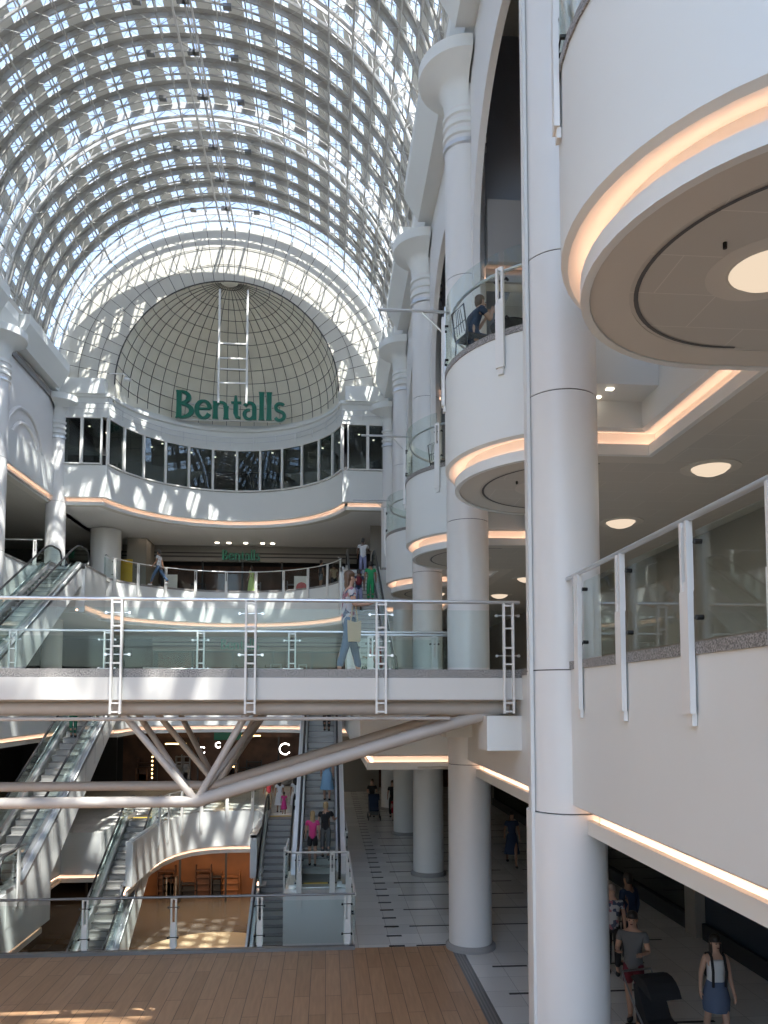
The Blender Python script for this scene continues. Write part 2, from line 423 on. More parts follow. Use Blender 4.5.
# L1 floors
A1 = arc(XC, 30.9, 7.2, 58, 122, 20)
xr1, xl1 = .78, mirror(.78)
floor_piece('floor', [(3.0, -8), (XO1, -8), (XO1, 50), (.78, 50), (.78, 17.6), (3.0, 17.6)], L1, TILE)
floor_piece('floor', [(XO0, -8), (-12.9, -8), (-12.9, 17.6), (xl1, 17.6), (xl1, 50), (XO0, 50)], L1, TILE)
floor_piece('floor', [(.78, 33.4), (.78, 50), (xl1, 50), (xl1, 33.4), (mirror(-1.1), 33.4), (mirror(-1.1), A1[-1][1])] + list(reversed(A1)) + [(-1.1, A1[0][1]), (-1.1, 33.4)], L1, TILE)
# L2 floors (right: drums, left: straight)
DCX, DR = 4.2, 2.1
YB = [6.15, 13.05, 19.9, 26.75, 33.6]
def drum_arc(yc, n=28): # travelling +Y with void on the LEFT (towards -X): from near edge round to far edge
    return [(4.75, yc-2.6), (4.75, yc-DR)] + arc(DCX, yc, DR, -90, -270, n) + [(4.75, yc+DR), (4.75, yc+2.6)]
right2 = [(4.75, -8)]
for yc in YB[:-1]: right2 += drum_arc(yc)
right2 += [(4.75, 33.4)]
floor_piece('floor', [(XO1, -8), (XO1, 50), (.55, 50), (.55, 33.4), (4.75, 33.4)] + list(reversed(right2[:-1])), L2, TILE)
EA = end_arc()
left2x = -12.9
floor_piece('floor', [(EA[0][0], 50), (EA[-1][0], 50)] + list(reversed(EA)), L2, TILE)
floor_piece('floor', [(XO0, -8), (left2x, -8), (left2x, 33.4), (mirror(.55), 33.4), (mirror(.55), 50), (XO0, 50)], L2, TILE)
# L3
floor_piece('floor', [(3.5, YF+.01), (3.5, 50), (mirror(3.5), 50), (mirror(3.5), YF+.01)] + list(reversed(EA[1:-1])), L3, TILE, cmat=WWALL, th=1.75)
floor_piece('floor', [(4.9, -8), (XO1, -8), (XO1, 50), (4.9, 50)], L3, TILE, th=1.75)
floor_piece('floor', [(XO0, -8), (-13.1, -8), (-13.1, 50), (XO0, 50)], L3, TILE, th=1.75)

# cove-lit fronts
balcony_front('balcony_front', 'long straight white first floor front with warm light line, right of the near pillar', [(3.0, -8), (3.0, 9.62)], L1)
balcony_front('balcony_front', 'white first floor front between the near pillar and second column, behind the bridge end', [(3.0, 9.62), (3.0, 17.6)], L1)
balcony_front('balcony_front', 'white first floor front jutting out behind the bridge beside the right escalators', [(3.0, 17.6), (.78, 17.6), (.78, 33.4), (-1.1, 33.4), (-1.1, A1[0][1])], L1)
balcony_front('balcony_front', 'curved white first floor front crossing the far end just below the bridge deck', A1, L1)
balcony_front('balcony_front', 'white first floor front on the left side behind the rising escalator', [(mirror(-1.1), A1[-1][1]), (mirror(-1.1), 33.4), (xl1, 33.4), (xl1, 17.6), (-12.9, 17.6), (-12.9, -8)], L1)
names = ['nearest and largest drum shaped white balcony overhead at the upper right', 'drum shaped white balcony with seated cafe guests, seen just left of the big pillar', 'small drum shaped white balcony with wire chairs, third from the camera', 'farthest drum shaped white balcony, a sliver behind the third column']
for i, yc in enumerate(YB[:-1]):
    t = balcony_front('curved_balcony', names[i], drum_arc(yc), L2, 'drum balconies on the right')
    t['category'] = 'balcony'
    z = L2-2.0
    MB().lathe(DCX, yc, [(1.42, z+.014), (1.46, z+.014)], 40, a0=radians(85), a1=radians(275), caps=False).build('shadow_gap', JOINT, t)
    # sprinkler heads
    for dx, dy in ((-.95, -.35),): MB().tube([(DCX+dx, yc+dy, z+.03), (DCX+dx, yc+dy, z-.03)], .018, 8).build('sprinkler_head', CLAMP, t)
ys = [-8]+[v for yc in YB[:-1] for v in (yc-2.6, yc+2.6)]+[33.4]
for i in range(0, len(ys), 2):
    a, b = ys[i], ys[i+1]
    lab = ['behind the camera beyond the nearest drum balcony', 'beside the big near pillar between the first two drum balconies', 'beside the second column, behind the cafe drum balcony', 'beside the third column, between the two smaller drums', 'running on to the far end behind the farthest drum'][i//2]
    balcony_front('balcony_front', 'straight second floor edge '+lab, [(4.75, a), (4.75, b)], L2, kerb=False)
    ym = b-1.4 if i < 8 else b
    if 0 < i < 8:   # link slab reaching to the column
        struct(MB().box(3.1, 4.75, b-.12, b+.52, 4.5, L2).build('ceiling', WHITE))
# end of L2
PL = [(.55, 33.4), (.55, EA[0][1]-.3)] + EA + [(mirror(.55), EA[-1][1]-.3), (mirror(.55), 33.4)]
balcony_front('curved_balcony', 'wide curved second floor front across the far end, below the shop windows', PL, L2)['category'] = 'balcony'
balcony_front('balcony_front', 'left second floor front behind the top of the upper left escalator', [(mirror(.55)-1.75, 33.4), (left2x, 33.4), (left2x, -8)], L2)
balcony_front('balcony_front', 'right second floor front behind the top of the upper right escalator', [(4.7, 33.4), (2.4, 33.4)], L2)
for xa, xb in ((mirror(.55)-1.75, mirror(.55)), (.55, 2.4)):
    struct(MB().box(xa, xb, 33.41, 33.6, L2-2.0, L2-.12).build('trim_7', WHITE))
# end of L3: fascia band under the windows
E3 = [(3.3, YF), (.83, YF)] + EA[0:] + [(-13.1, YF)]
balcony_front('curved_balcony', 'tall curved white band under the dark windows of the far wall', E3, L3, kerb=False, drop=1.8, top=11.22)['category'] = 'balcony'
balcony_front('balcony_front', 'long third floor edge of the left wall with a peach light line', [(-13.0, YF-.02), (-13.0, -8)], L3, kerb=False, drop=1.8)
# L0 fronts
balcony_front('balcony_front', 'front edge of the timber floor above the lower level', [(-8.7, 16.6), (.62, 16.6)], L0, kerb=False, lit=False)
balcony_front('balcony_front', 'white edge of the small landing at the foot of the right escalator', [(.62, 16.6), (.62, 21.2), (-1.15, 21.2), (-1.15, 24.0), (.62, 24.0), (.62, 35.2), (-1.25, 35.2)], L0, kerb=False, lit=False)
balcony_front('curved_balcony', 'arched white ground floor front over the orange lit lower shop, between the two lower escalators', CFull, L0, kerb=False)['category'] = 'balcony'
balcony_front('balcony_front', 'white ground floor landing edge at the foot of the left escalator', [(-8.95, 35.2), (-8.95, 31.5), (-10.5, 31.5), (-10.5, 25.2), (-8.7, 25.2), (-8.7, 16.6)], L0, kerb=False)

# undersides, held back behind the soffit lips
def held_back(poly, zf):
    out = []
    for x, y in poly:
        sh = None
        for z_, p in VOIDP:
            if abs(z_-zf) > .01: continue
            nn = offsets(p)
            for i, (a, b) in enumerate(p):
                if abs(a-x) < .02 and abs(b-y) < .02:
                    if sh is None or 0 < i < len(p)-1: sh = nn[i]
        if sh is None:
            for z_, p in VOIDP:
                if abs(z_-zf) > .01: continue
                for i in range(len(p)-1):
                    (ax, ay), (bx, by) = p[i], p[i+1]; l = math.hypot(bx-ax, by-ay)
                    if l < 1e-6: continue
                    t_ = ((x-ax)*(bx-ax)+(y-ay)*(by-ay))/l/l; d = abs((x-ax)*(by-ay)-(y-ay)*(bx-ax))/l
                    if 0 <= t_ <= 1 and d < .02: sh = (-(by-ay)/l, (bx-ax)/l)
        out.append((x-sh[0]*.3, y-sh[1]*.3) if sh else (x, y))
    return out
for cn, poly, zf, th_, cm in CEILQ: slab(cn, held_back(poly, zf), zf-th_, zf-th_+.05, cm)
# walls
def wall(name, x0, x1, y0, y1, z0, z1, mat=WWALL): return struct(MB().box(x0, x1, y0, y1, z0, z1).build(name, mat))
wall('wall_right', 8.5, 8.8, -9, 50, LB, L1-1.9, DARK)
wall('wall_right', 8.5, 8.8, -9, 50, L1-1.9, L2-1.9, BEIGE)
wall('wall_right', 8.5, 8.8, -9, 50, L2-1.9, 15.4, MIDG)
wall('wall_left', -20.6, -20.3, -9, 50, LB, 15.4, MIDG)
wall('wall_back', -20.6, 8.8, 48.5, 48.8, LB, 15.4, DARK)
struct(MB().box(-20.6, 8.8, -9.3, -9, LB, L0).build('wall_front', WWALL))
wall('wall_front', 3.2, 8.8, -9.3, -9, L0, 15.7); wall('wall_front', -20.6, -13, -9.3, -9, L0, 15.7)  # out of view, added to keep sky light out of the side aisles
wall('wall_front', 3.2, 8.6, 1.7, 2.0, L0, L1-1.9, DARK)  # unseen light blocker, added to darken the ground floor aisle
# upper right arcade wall with arch openings
AZ, AR = 10.0, 2.8
def arcade(x0, x1, ylo, yhi, name, yc):
    mb = MB(); zb, zt = L2-.2, 14.7
    top = [(yc+AR*cos(radians(a)), AZ+AR*sin(radians(a))) for a in range(0, 181, 6)]
    mb.prism_x([(ylo, zb), (yc-AR, zb), (yc-AR, AZ)] + [(ylo, AZ)], x0, x1)
    mb.prism_x([(yc+AR, zb), (yhi, zb), (yhi, AZ), (yc+AR, AZ)], x0, x1)
    for i in range(len(top)-1):
        a, b = top[i], top[i+1]
        mb.prism_x([(a[0], a[1]), (a[0], zt), (b[0], zt), (b[0], b[1])], x0, x1)
    mb.prism_x([(yc+AR, AZ), (yhi, AZ), (yhi, zt), (yc+AR, zt)], x0, x1); mb.prism_x([(ylo, AZ), (yc-AR, AZ), (yc-AR, zt), (ylo, zt)], x0, x1)
    return struct(mb.build(name, WWALL))
for i in range(1, 7):
    y0, y1 = COLS[i], COLS[i+1]; arcade(3.15, 3.3, y0, y1, 'wall_right', (y0+y1)/2)
wall('wall_right', 5.0, 5.2, -8, 50, L3-.1, 15.3, DGREY)
for y in COLS[2:7]: wall('wall_right', 3.5, 5.0, y-.15, y+.15, L3-1.6, 15.3, DGREY)
for k, y in enumerate(COLS[3:7]):
    balcony_front('balcony_front', 'lit grey edge inside the upper arch '+['beside the big near pillar', 'beside the second column above the cafe guests', 'beside the third column', 'beside the far column'][k], [(5.0, y-.5), (3.5, y-.5)], L3, kerb=False, drop=1.8, fm=MIDG)
wall('wall_left', -13.4, -13.1, -8, YF+.2, L3-1.3, 14.7, WWALL)
# blind arches on the left wall
for i in range(3, 7):
    yc = (COLS[i]+COLS[i+1])/2-.3
    t = thing('blind_arch', 'raised double arch moulding on the upper left wall, '+['hidden', 'second from the far end', 'beside the leftmost column', 'nearest the far end wall'][i-3], 'arch moulding', (-13.1, yc, L3-1.2))
    for r in (2.15, 1.55):
        pts = [(yc-r, L3-1.2), (yc-r, 10.3)]+[(yc+r*cos(radians(a)), 10.3+r*sin(radians(a))) for a in range(180, -1, -8)]+[(yc+r, L3-1.2)]
        MB().tube([(-13.08, a, b) for a, b in pts], .09, 8).build('archivolt', WWALL, t, True)
# cornices over both walls
def cornice(side):
    for i in range(2, 7):
        y0, y1 = COLS[i]+1.0, COLS[i+1]-1.0
        poly = [(3.5, 14.7), (2.72, 14.62), (2.30, 15.35), (2.30, 15.75), (3.5, 15.75)]
        where = 'right' if side > 0 else 'left'
        if side < 0: poly = [(mirror(x), z) for x, z in poly]
        mb = MB().prism_y(poly, y0, y1)
        o = mb.build('trim_1', WHITE); struct(o)
        poly = [(3.5, 14.7), (2.95, 14.66), (2.75, 15.35), (2.75, 15.75), (3.5, 15.75)]
        if side < 0: poly = [(mirror(x), z) for x, z in poly]
        struct(MB().prism_y(poly, y1, COLS[i+1]+1.0).build('trim_2', WHITE))
        if side < 0: struct(MB().box(-13.1, -13.0, y0-1, y1+1, 14.2, 14.45).build('trim_3', MIDG))
cornice(1); cornice(-1)
struct(MB().box(2.75, 12, -9, 50, 15.75, 16.0).build('ceiling', GREYC))  # unseen roof box over the right aisle, put in to block light
struct(MB().box(-24, mirror(2.75), -9, 50, 15.75, 16.0).build('ceiling', GREYC))  # same unseen light-blocking box over the left aisle

# --- columns
lab = {9.6: 'big round white pillar filling the foreground right of the bridge', 16.5: 'round white column behind the right end of the bridge, second from the camera',
       23.3: 'round white column third from the camera on the right', 30.2: 'slim looking round white column fourth from the camera on the right', 37.0: 'farthest round white column on the right at the end wall'}
for y in COLS[3:]:
    c = column(XR-(.05 if y < 10 else 0), y, .46 if y > 10 else .47, lab[y], 'right hand columns', rl=.5 if y < 10 else None)
    if y < 10:
        MB().box(XR-.55, XR-.505, y-.19, y-.09, L0+.12, 14.0).build('cover_strip', WHITE, c)
lab = {30.2: 'white column at the left picture edge beside the upper left wall', 37.0: 'sunlit round white column left of the dark windows of the end wall'}
for y in COLS[6:]: column(XL, y, .46, lab[y], 'left hand columns')

# ------------------------------------------------------------------ end wall: splay, dome, facade, parapet
SZ = 15.3; RO, RI = 8.25, 5.45
def annulus():
    mb = MB(); n = 72; vs = []
    for r, y in ((RI, 37.05), (RO, 37.05), (RO, 37.3), (RI, 37.3)):
        vs += [(XC+r*cos(pi*k/n), y, SZ+r*sin(pi*k/n)) for k in range(n+1)]
    m = n+1; fs = []
    for j in range(4):
        j2 = (j+1) % 4
        fs += [(j*m+k, j*m+k+1, j2*m+k+1, j2*m+k) for k in range(n)]
    return mb.add(vs, fs)
struct(annulus().build('wall_back', SPLAY, smooth=False))
for xa, xb in ((-13.1, XC-RI), (XC+RI, 3.2)): struct(MB().box(xa, xb, 37.05, 37.3, WT_+.9, SZ).build('wall_back', SPLAY))
t = thing('tension_wires', 'thin dark wires fanned over the pale arched end wall', 'wires', (XC, 36.9, SZ))
for k in range(1, 35):
    a = pi*k/35
    MB().tube([(XC+RI*cos(a), 37.0, SZ+RI*sin(a)), (XC+(RO-.1)*cos(a), 36.3, SZ+(RO-.1)*sin(a))], .014, 5).build('wire', WIRE, t)
for r in (6.3, 7.2):
    MB().tube([(XC+r*cos(pi*k/40), 37.02, SZ+r*sin(pi*k/40)) for k in range(41)], .012, 5).build('wire_hoop', WIRE, t)
# half dome
t = thing('half_dome', 'large tiled half dome recess with a dark grid of joints, behind the green sign', 'dome', (XC, 37.1, SZ))
def dome_pt(r, th, ph): # th from zenith 0..90, ph 0..180 (opening -> behind)
    return (XC+r*sin(th)*cos(ph), 37.1+r*sin(th)*sin(ph), SZ+r*cos(th))
n, m = 60, 30; vs = [dome_pt(RI, pi/2*j/m, pi*k/n) for j in range(m+1) for k in range(n+1)]
MB().add(vs, [(j*(n+1)+k, j*(n+1)+k+1, (j+1)*(n+1)+k+1, (j+1)*(n+1)+k) for j in range(m) for k in range(n)]).build('shell', DOMEM, t, True)
for k in range(1, 22):
    MB().tube([dome_pt(RI-.02, pi/2*j/20, pi*k/22) for j in range(1, 21)], .014, 5).build('meridian_joint', WIRE, t)
for j in range(1, 13):
    MB().tube([dome_pt(RI-.02, pi/2*j/12.5, pi*k/36) for k in range(37)], .014, 5).build('ring_joint', WIRE, t)
MB().tube([(XC+RI*cos(pi*k/48), 37.02, SZ+RI*sin(pi*k/48)) for k in range(49)], .035, 6).build('arch_rim', WIRE, t)
MB().lathe(XC, 37.1, [(RI, SZ-.9), (RI, SZ)], 60, a0=0, a1=pi).build('drum_wall', DOMEM, t, True)
# flat band of the facade above windows and parapet
WT, WS = 13.55, 11.25
F = [(3.4, YF), (.83, YF)] + EA + [(-10.73, YF), (-13.1, YF)]
par = thing('parapet', 'white stepped parapet curving above the row of dark windows', 'parapet', (XC, YF, WT))
MB().sweep(F, [(-.3, WT), (.06, WT), (.06, WT+.95), (.16, WT+1.0), (.16, WT+1.16), (-.3, WT+1.16)]).build('parapet_band', WHITE, par, True)
for xa, xb in ((.83, 3.2), (-13.1, -10.73)):
    MB().box(xa, xb, YF-.25, YF+.4, WT+1.1, WT+1.85).build('parapet_block', WHITE, par)
MB().sweep(EA, [(-.9, WT+1.16), (-.5, WT+1.16), (-.5, WT+1.55), (-.9, WT+1.55)]).build('dome_sill', WHITE, par, True)
rail = thing('parapet_rail', 'thin grey rail along the parapet under the green sign', 'rail', (XC, YF, WT+1.2))
for z in (.35, .62):
    nn = offsets(F); MB().tube([(F[i][0]+nn[i][0]*.25, F[i][1]+nn[i][1]*.25, WT+z) for i in range(len(F))], .018, 6).build('rail_pipe', STEEL, rail, True)
for x, y, a in resample(F, 1.3, .4):
    MB().tube([(x-sin(a)*.25, y+cos(a)*.25, WT+.15), (x-sin(a)*.25, y+cos(a)*.25, WT+.66)], .016, 6).build('rail_stanchion', STEEL, rail)
# windows of level 3
wn = 1
def window(p, q):
    global wn
    ax, ay = p; bx, by = q; L = math.hypot(bx-ax, by-ay); a = atan2(by-ay, bx-ax)
    t = bpy.data.objects.new('window_%d' % wn, None); COL.objects.link(t); t.location = (ax, ay, WS); t.rotation_euler = (0, 0, a); struct(t); wn += 1
    fr = MB(); fr.box(0, .07, -.06, .10, 0, WT-WS); fr.box(L-.07, L, -.06, .10, 0, WT-WS); fr.box(.07, L-.07, -.04, .08, 0, .06); fr.box(.07, L-.07, -.04, .08, WT-WS-.05, WT-WS)
    fr.build('window_frame', POSTM, t, loc=(0, 0, 0)); MB().box(.07, L-.07, 0, .015, .06, WT-WS-.05).build('glass_pane', GLASSD, t, loc=(0, 0, 0))
seg = resample(EA, plen(EA)/12, 0)
pts = [(x, y) for x, y, _ in seg]
while len(pts) < 13: pts.append(EA[-1])
for i in range(12): window(pts[i], pts[i+1])
for xa, xb in ((1.95, .95), (2.95, 1.95), (-10.85, -11.8), (-11.8, -12.75)): window((xa, YF), (xb, YF))
# room behind the windows
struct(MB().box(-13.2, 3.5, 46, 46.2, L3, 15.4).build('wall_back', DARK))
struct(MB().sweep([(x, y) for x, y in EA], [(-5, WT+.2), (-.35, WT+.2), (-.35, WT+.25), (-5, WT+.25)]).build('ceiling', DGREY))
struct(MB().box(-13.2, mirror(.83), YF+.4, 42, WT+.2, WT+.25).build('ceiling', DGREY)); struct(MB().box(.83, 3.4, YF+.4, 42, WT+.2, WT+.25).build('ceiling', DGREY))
for i, (x, y) in enumerate([(-12, 38.5), (-11.4, 39.4), (-9.6, 41.5), (-8.9, 40.9), (-7.6, 42.3), (-6.4, 43), (-5.2, 42.6), (-3.8, 43), (-3.1, 42), (-1.4, 42.4), (-.3, 41), (.6, 40), (1.6, 38.7), (2.4, 39.5), (2.0, 37.9)]):
    tag(MB().lathe(x, y, [(0, WT+.15), (.05, WT+.15), (.055, WT+.19), (0, WT+.19)], 12).build('downlight', SPOT), 'tiny ceiling downlight inside the top floor window row', 'downlight', 'downlights behind the top floor windows')

# sign letters, drawn with a flat nib
def stroke(pts, ws):
    L, R = [], []
    for i, p in enumerate(pts):
        a = pts[max(0, i-1)]; b = pts[min(len(pts)-1, i+1)]
        dx, dy = b[0]-a[0], b[1]-a[1]; l = math.hypot(dx, dy) or 1; w = ws[i]/2
        L.append((p[0]-dy/l*w, p[1]+dx/l*w)); R.append((p[0]+dy/l*w, p[1]-dx/l*w))
    return L, R
def earc(cx, cy, rx, ry, a0, a1, n=14): return [(cx+rx*cos(radians(a0+(a1-a0)*i/n)), cy+ry*sin(radians(a0+(a1-a0)*i/n))) for i in range(n+1)]
def nib(pts, tk=.20, tn=.075):
    ws = []
    for i in range(len(pts)):
        a = pts[max(0, i-1)]; b = pts[min(len(pts)-1, i+1)]; l = math.hypot(b[0]-a[0], b[1]-a[1]) or 1
        ws.append(tn+(tk-tn)*abs((b[1]-a[1])/l))
    return pts, ws
def stem(x, y0, y1, w=.19): return [(x, y0), (x, y0+.06), (x, (y0+y1)/2), (x, y1-.06), (x, y1)], [w*1.3, w*1.05, w*.92, w*1.05, w*1.3]
GLY = {
 'B': ([stem(.12, 0, 1), nib(earc(.15, .755, .36, .215, 90, -90), .17), nib(earc(.15, .27, .47, .25, 90, -90), .19), ([(.02, .975), (.2, .975)], [.06, .06]), ([(.02, .03), (.2, .03)], [.06, .06])], .74),
 'e': ([nib(earc(.34, .33, .26, .31, 5, 330, 22), .17), ([(.1, .36), (.62, .36)], [.06, .07])], .70),
 'n': ([stem(.12, 0, .64, .17), nib(earc(.33, .42, .2, .19, 170, 0), .15), stem(.54, 0, .46, .17)], .72),
 't': ([([(.2, .86), (.2, .5), (.2, .22), (.25, .08), (.40, .05)], [.08, .17, .17, .13, .06]), ([(.02, .61), (.42, .61)], [.06, .08])], .46),
 'a': ([nib([(.1, .5)]+earc(.29, .42, .19, .2, 130, 0, 8)+[(.48, .2), (.48, .0)], .16), nib(earc(.28, .19, .19, .17, 80, 340, 14), .14)], .64),
 'l': ([stem(.13, 0, 1.02, .17)], .30),
 's': ([nib(earc(.27, .48, .17, .14, 35, 250, 12)+earc(.25, .17, .19, .16, 80, -150, 12), .13, .09)], .52)}
def sign(name, label, text, x0, x1, y, z0, h, depth, mat, edge=True):
    t = thing(name, label, 'sign', ((x0+x1)/2, y, z0))
    total = sum(GLY[c][1] for c in text); sx = (x1-x0)/total; cur = 0
    for ch in text:
        st, adv = GLY[ch]; mb = MB(); me = MB()
        for k, (pts, ws) in enumerate(st):
            P = [(x0+(cur+px)*sx, z0+py*h) for px, py in pts]; W = [w*(sx+h)/2 for w in ws]
            L, R = stroke(P, W); off = k*.003
            for i in range(len(P)-1):
                mb.prism_y([L[i], L[i+1], R[i+1], R[i]], y-depth-off, y+depth+off)
            if edge:
                L, R = stroke(P, [w+.05 for w in W])
                for i in range(len(P)-1): me.prism_y([L[i], L[i+1], R[i+1], R[i]], y+depth+.005, y+depth+.03)
        o = mb.build('letter', mat, t)
        if edge:
            e = me.build('letter_edge', SIGNEDGE, o); e.matrix_parent_inverse = Matrix()
        cur += adv
    return t
sg = sign('shop_sign', 'large dark green Bentalls sign letters standing on the parapet before the dome', 'Bentalls', -8.12, -2.26, 40.4, 14.98, 1.5, .07, GREEN)
MB().box(-7.9, -2.5, 40.5, 40.56, 15.78, 15.86).build('sign_bar', POSTM, sg); MB().box(-7.9, -2.5, 40.5, 40.56, 14.92, 14.98).build('sign_bar', POSTM, sg)
for z0_, lb in ((8.45, 'small green Bentalls sign over the dark second floor shopfront'), (3.0, 'small dark green Bentalls sign over the first floor shopfront, seen through the bridge glass')):
    s2 = sign('shop_sign', lb, 'Bentalls', -6.4, -4.1, 46.4, z0_, .62, .08, GREEN, False)
lad = thing('steel_frame_ladder', 'tall white rung frame hanging in front of the dome above the sign', 'frame', (-4.7, 36.9, 14.4))
for x in (-5.38, -4.01): MB().box(x-.045, x+.045, 36.85, 36.94, 14.5, 20.25).build('upright', POSTM, lad)
for z in (15.5, 16.2, 16.75, 17.5): MB().box(-5.34, -4.05, 36.87, 36.92, z-.035, z+.035).build('rung', POSTM, lad)
cam_ = thing('security_camera', 'small white security camera on an arm at the left of the parapet', 'camera', (-10.3, YF, 15.6))
MB().tube([(-10.6, YF, 15.75), (-9.9, YF, 15.75), (-9.75, YF, 15.62)], .03, 6).build('arm', POSTM, cam_); MB().tube([(-9.85, YF, 15.5), (-9.55, YF-.1, 15.42)], .09, 8).build('housing', POSTM, cam_)

# ------------------------------------------------------------------ barrel vault roof
roof = thing('glass_vault_roof', 'barrel vaulted glass and steel roof with rows of grey blinds over the atrium', 'glass roof', (XC, 14, SZ))
NSEG = 24; RIN, ROUT = 8.05, 8.62
def vp(r, k, y): a = pi*k/NSEG; return (XC+r*cos(a), y, SZ+.3+r*sin(a))
bays = []
for i in range(1, 7):
    a, b = COLS[i], COLS[i+1]; bays.append((a, b))
for bi, (a, b) in enumerate(bays):
    near = b > 16
    n = 7; y0, y1 = a+.33, b-.33; d = (y1-y0)/(n-1) if n > 1 else 1
    ribs = [y0+d*k for k in range(n)]
    for k, y in enumerate(ribs):
        mb = MB(); main = k in (0, n-1)
        # outer plate: radial depth
        prof = []
        K = 96
        vs = []
        for q in range(K+1):
            an = pi*q/K
            for rr, yy in ((ROUT-.26, y-.03), (ROUT-.26, y+.03), (ROUT, y+.03), (ROUT, y-.03)):
                vs.append((XC+rr*cos(an), yy, SZ+.3+rr*sin(an)))
        mb.add(vs, [(q*4+j, (q+1)*4+j, (q+1)*4+(j+1) % 4, q*4+(j+1) % 4) for q in range(K) for j in range(4)])
        if not main:
            vs = []
            for q in range(K+1):
                an = pi*q/K
                for rr, yy in ((ROUT-.07, y-.20), (ROUT-.07, y+.15), (ROUT-.03, y+.15), (ROUT-.03, y-.20)):
                    vs.append((XC+rr*cos(an), yy, SZ+.3+rr*sin(an)))
            mb.add(vs, [(q*4+j, (q+1)*4+j, (q+1)*4+(j+1) % 4, q*4+(j+1) % 4) for q in range(K) for j in range(4)])
        mb.build('arch_rib', RIBD, roof)
        mb = MB().tube([vp(RIN, q/2, y) for q in range(NSEG*2+1)], .040 if not main else .055, 5)
        if near:
            for q in range(1, NSEG):
                nd = vp(RIN, q, y)
                mb.tube([vp(ROUT-.3, q-.42, y), nd, vp(ROUT-.3, q+.42, y)], .016, 4)
                mb.ball(nd, .06, n=6, m=4)
        mb.build('inner_chord', RIBW if main else RIBM, roof)
    # blinds / opaque strips between ribs
    for k in range(n-1):
        if bi == len(bays)-1 and k >= n-2: continue
        mb = MB()
        ya, yb = ribs[k]+.05, ribs[k+1]-.05
        for q in range(NSEG):
            q0, q1 = q+.25, q+.75
            p = [vp(ROUT-.16, q0, ya), vp(ROUT-.16, q1, ya), vp(ROUT-.04, q1, yb), vp(ROUT-.04, q0, yb)]
            p2 = [vp(ROUT-.13, q0, ya), vp(ROUT-.13, q1, ya), vp(ROUT-.01, q1, yb), vp(ROUT-.01, q0, yb)]
            mb.add(p+p2, [(0,1,2,3),(7,6,5,4),(0,4,5,1),(1,5,6,2),(2,6,7,3),(3,7,4,0)])
        mb.build('blind_row', BLIND, roof)
    # wires
    if near:
        mb = MB()
        for k in range(n-1):
            for q in range(NSEG):
                mb.tube([vp(RIN, q, ribs[k]), vp(RIN, q+1, ribs[k+1])], .009, 3); mb.tube([vp(RIN, q+1, ribs[k]), vp(RIN, q, ribs[k+1])], .009, 3)
        mb.build('bracing_wires', RIBM, roof)
    # bright main bay joint: scissor struts
    mb = MB()
    for q in range(NSEG+1):
        mb.tube([vp(RIN, q, b-.33), vp(ROUT, q, b), vp(RIN, q, b+.33)], .03, 4)
    mb.build('bay_struts', RIBW, roof)
    # small boxes of the ridge lights
    for k in (1, 3, 5):
        mb = MB()
        for q in (10.6, 11.9, 12.1, 13.5):
            p = vp(RIN-.05, q, ribs[k]); mb.box(p[0]-.14, p[0]+.14, p[1]-.09, p[1]+.09, p[2]-.06, p[2]+.06)
        mb.build('ridge_light_box', DSTEEL, roof)
for q in range(NSEG+1):
    MB().tube([vp(RIN, q, COLS[1]), vp(RIN, q, YF)], .030 if q % 6 else .045, 5).build('purlin', RIBM, roof)
    MB().tube([vp(ROUT-.05, q, COLS[1]), vp(ROUT-.05, q, YF)], .035, 4).build('outer_purlin', RIBW, roof)
vs = [(XC+(ROUT+dr)*cos(pi*q/96), y, SZ+.3+(ROUT+dr)*sin(pi*q/96)) for y in (COLS[1], YF+.1) for dr in (.05, .07) for q in range(97)]
n = 97
MB().add(vs, [(q, q+1, 2*n+q+1, 2*n+q) for q in range(96)]+[(n+q, 3*n+q, 3*n+q+1, n+q+1) for q in range(96)]).build('glass_skin', ROOFGL, roof, True)
MB().box(XC-.35, XC-.28, COLS[1], YF, 23.05, 23.12).build('ridge_track', RIBW, roof); MB().box(XC+.28, XC+.35, COLS[1], YF, 23.05, 23.12).build('ridge_track', RIBW, roof)

SKY_S, SUN_S, SUN_D, EXPO = .33, 8.0, (-.25, .42, -1), 1.1
SHOPH = pbr('shop_header_grey', (.17, .165, .155), .7)

# ------------------------------------------------------------------ footbridge
br = thing('footbridge', 'cream footbridge crossing the atrium at first floor level on tubular struts', 'footbridge', (-5, 14, L1))
BY0, BY1, BX0, BX1 = 11.5, 16.75, -12.9, 3.0
MB().box(BX0, BX1, BY0+.3, BY1-.3, L1-.22, L1).build('deck', TILE, br)
for y0, y1 in ((BY0, BY0+.3), (BY1-.3, BY1)): MB().box(BX0, BX1, y0, y1, L1-.04, L1+.09).build('granite_kerb', GRAN, br)
for y0, y1 in ((BY0-.02, BY0+.3), (BY1-.3, BY1+.02)): MB().box(BX0, BX1, y0, y1, L1-.37, L1-.04).build('edge_fascia', WARMW, br)
MB().box(BX0, BX1, BY0+.3, BY1-.3, L1-.40, L1-.22).build('soffit', GREYT, br)
for y in (11.86, 14.1, 16.35): MB().tube([(BX0, y, L1-.50), (BX1-.15, y, L1-.50)], .11, 16).build('main_tube', GREYT, br, True)
for y in (11.70, 16.5): MB().tube([(BX0, y, L1-.66), (1.9, y, L1-.66)], .028, 8).build('conduit', GREYT, br, True)
ND = (-1.98, -1.56)
for y in (11.9, 14.1):
    MB().tube([(BX0, y, ND[1]), (ND[0], y, ND[1])], .085, 14).build('bottom_chord', GREYT, br, True)
    MB().tube([(ND[0]-.02, y, ND[1]), (2.75, y, L1-.52)], .10, 14).build('inclined_chord', GREYT, br, True)
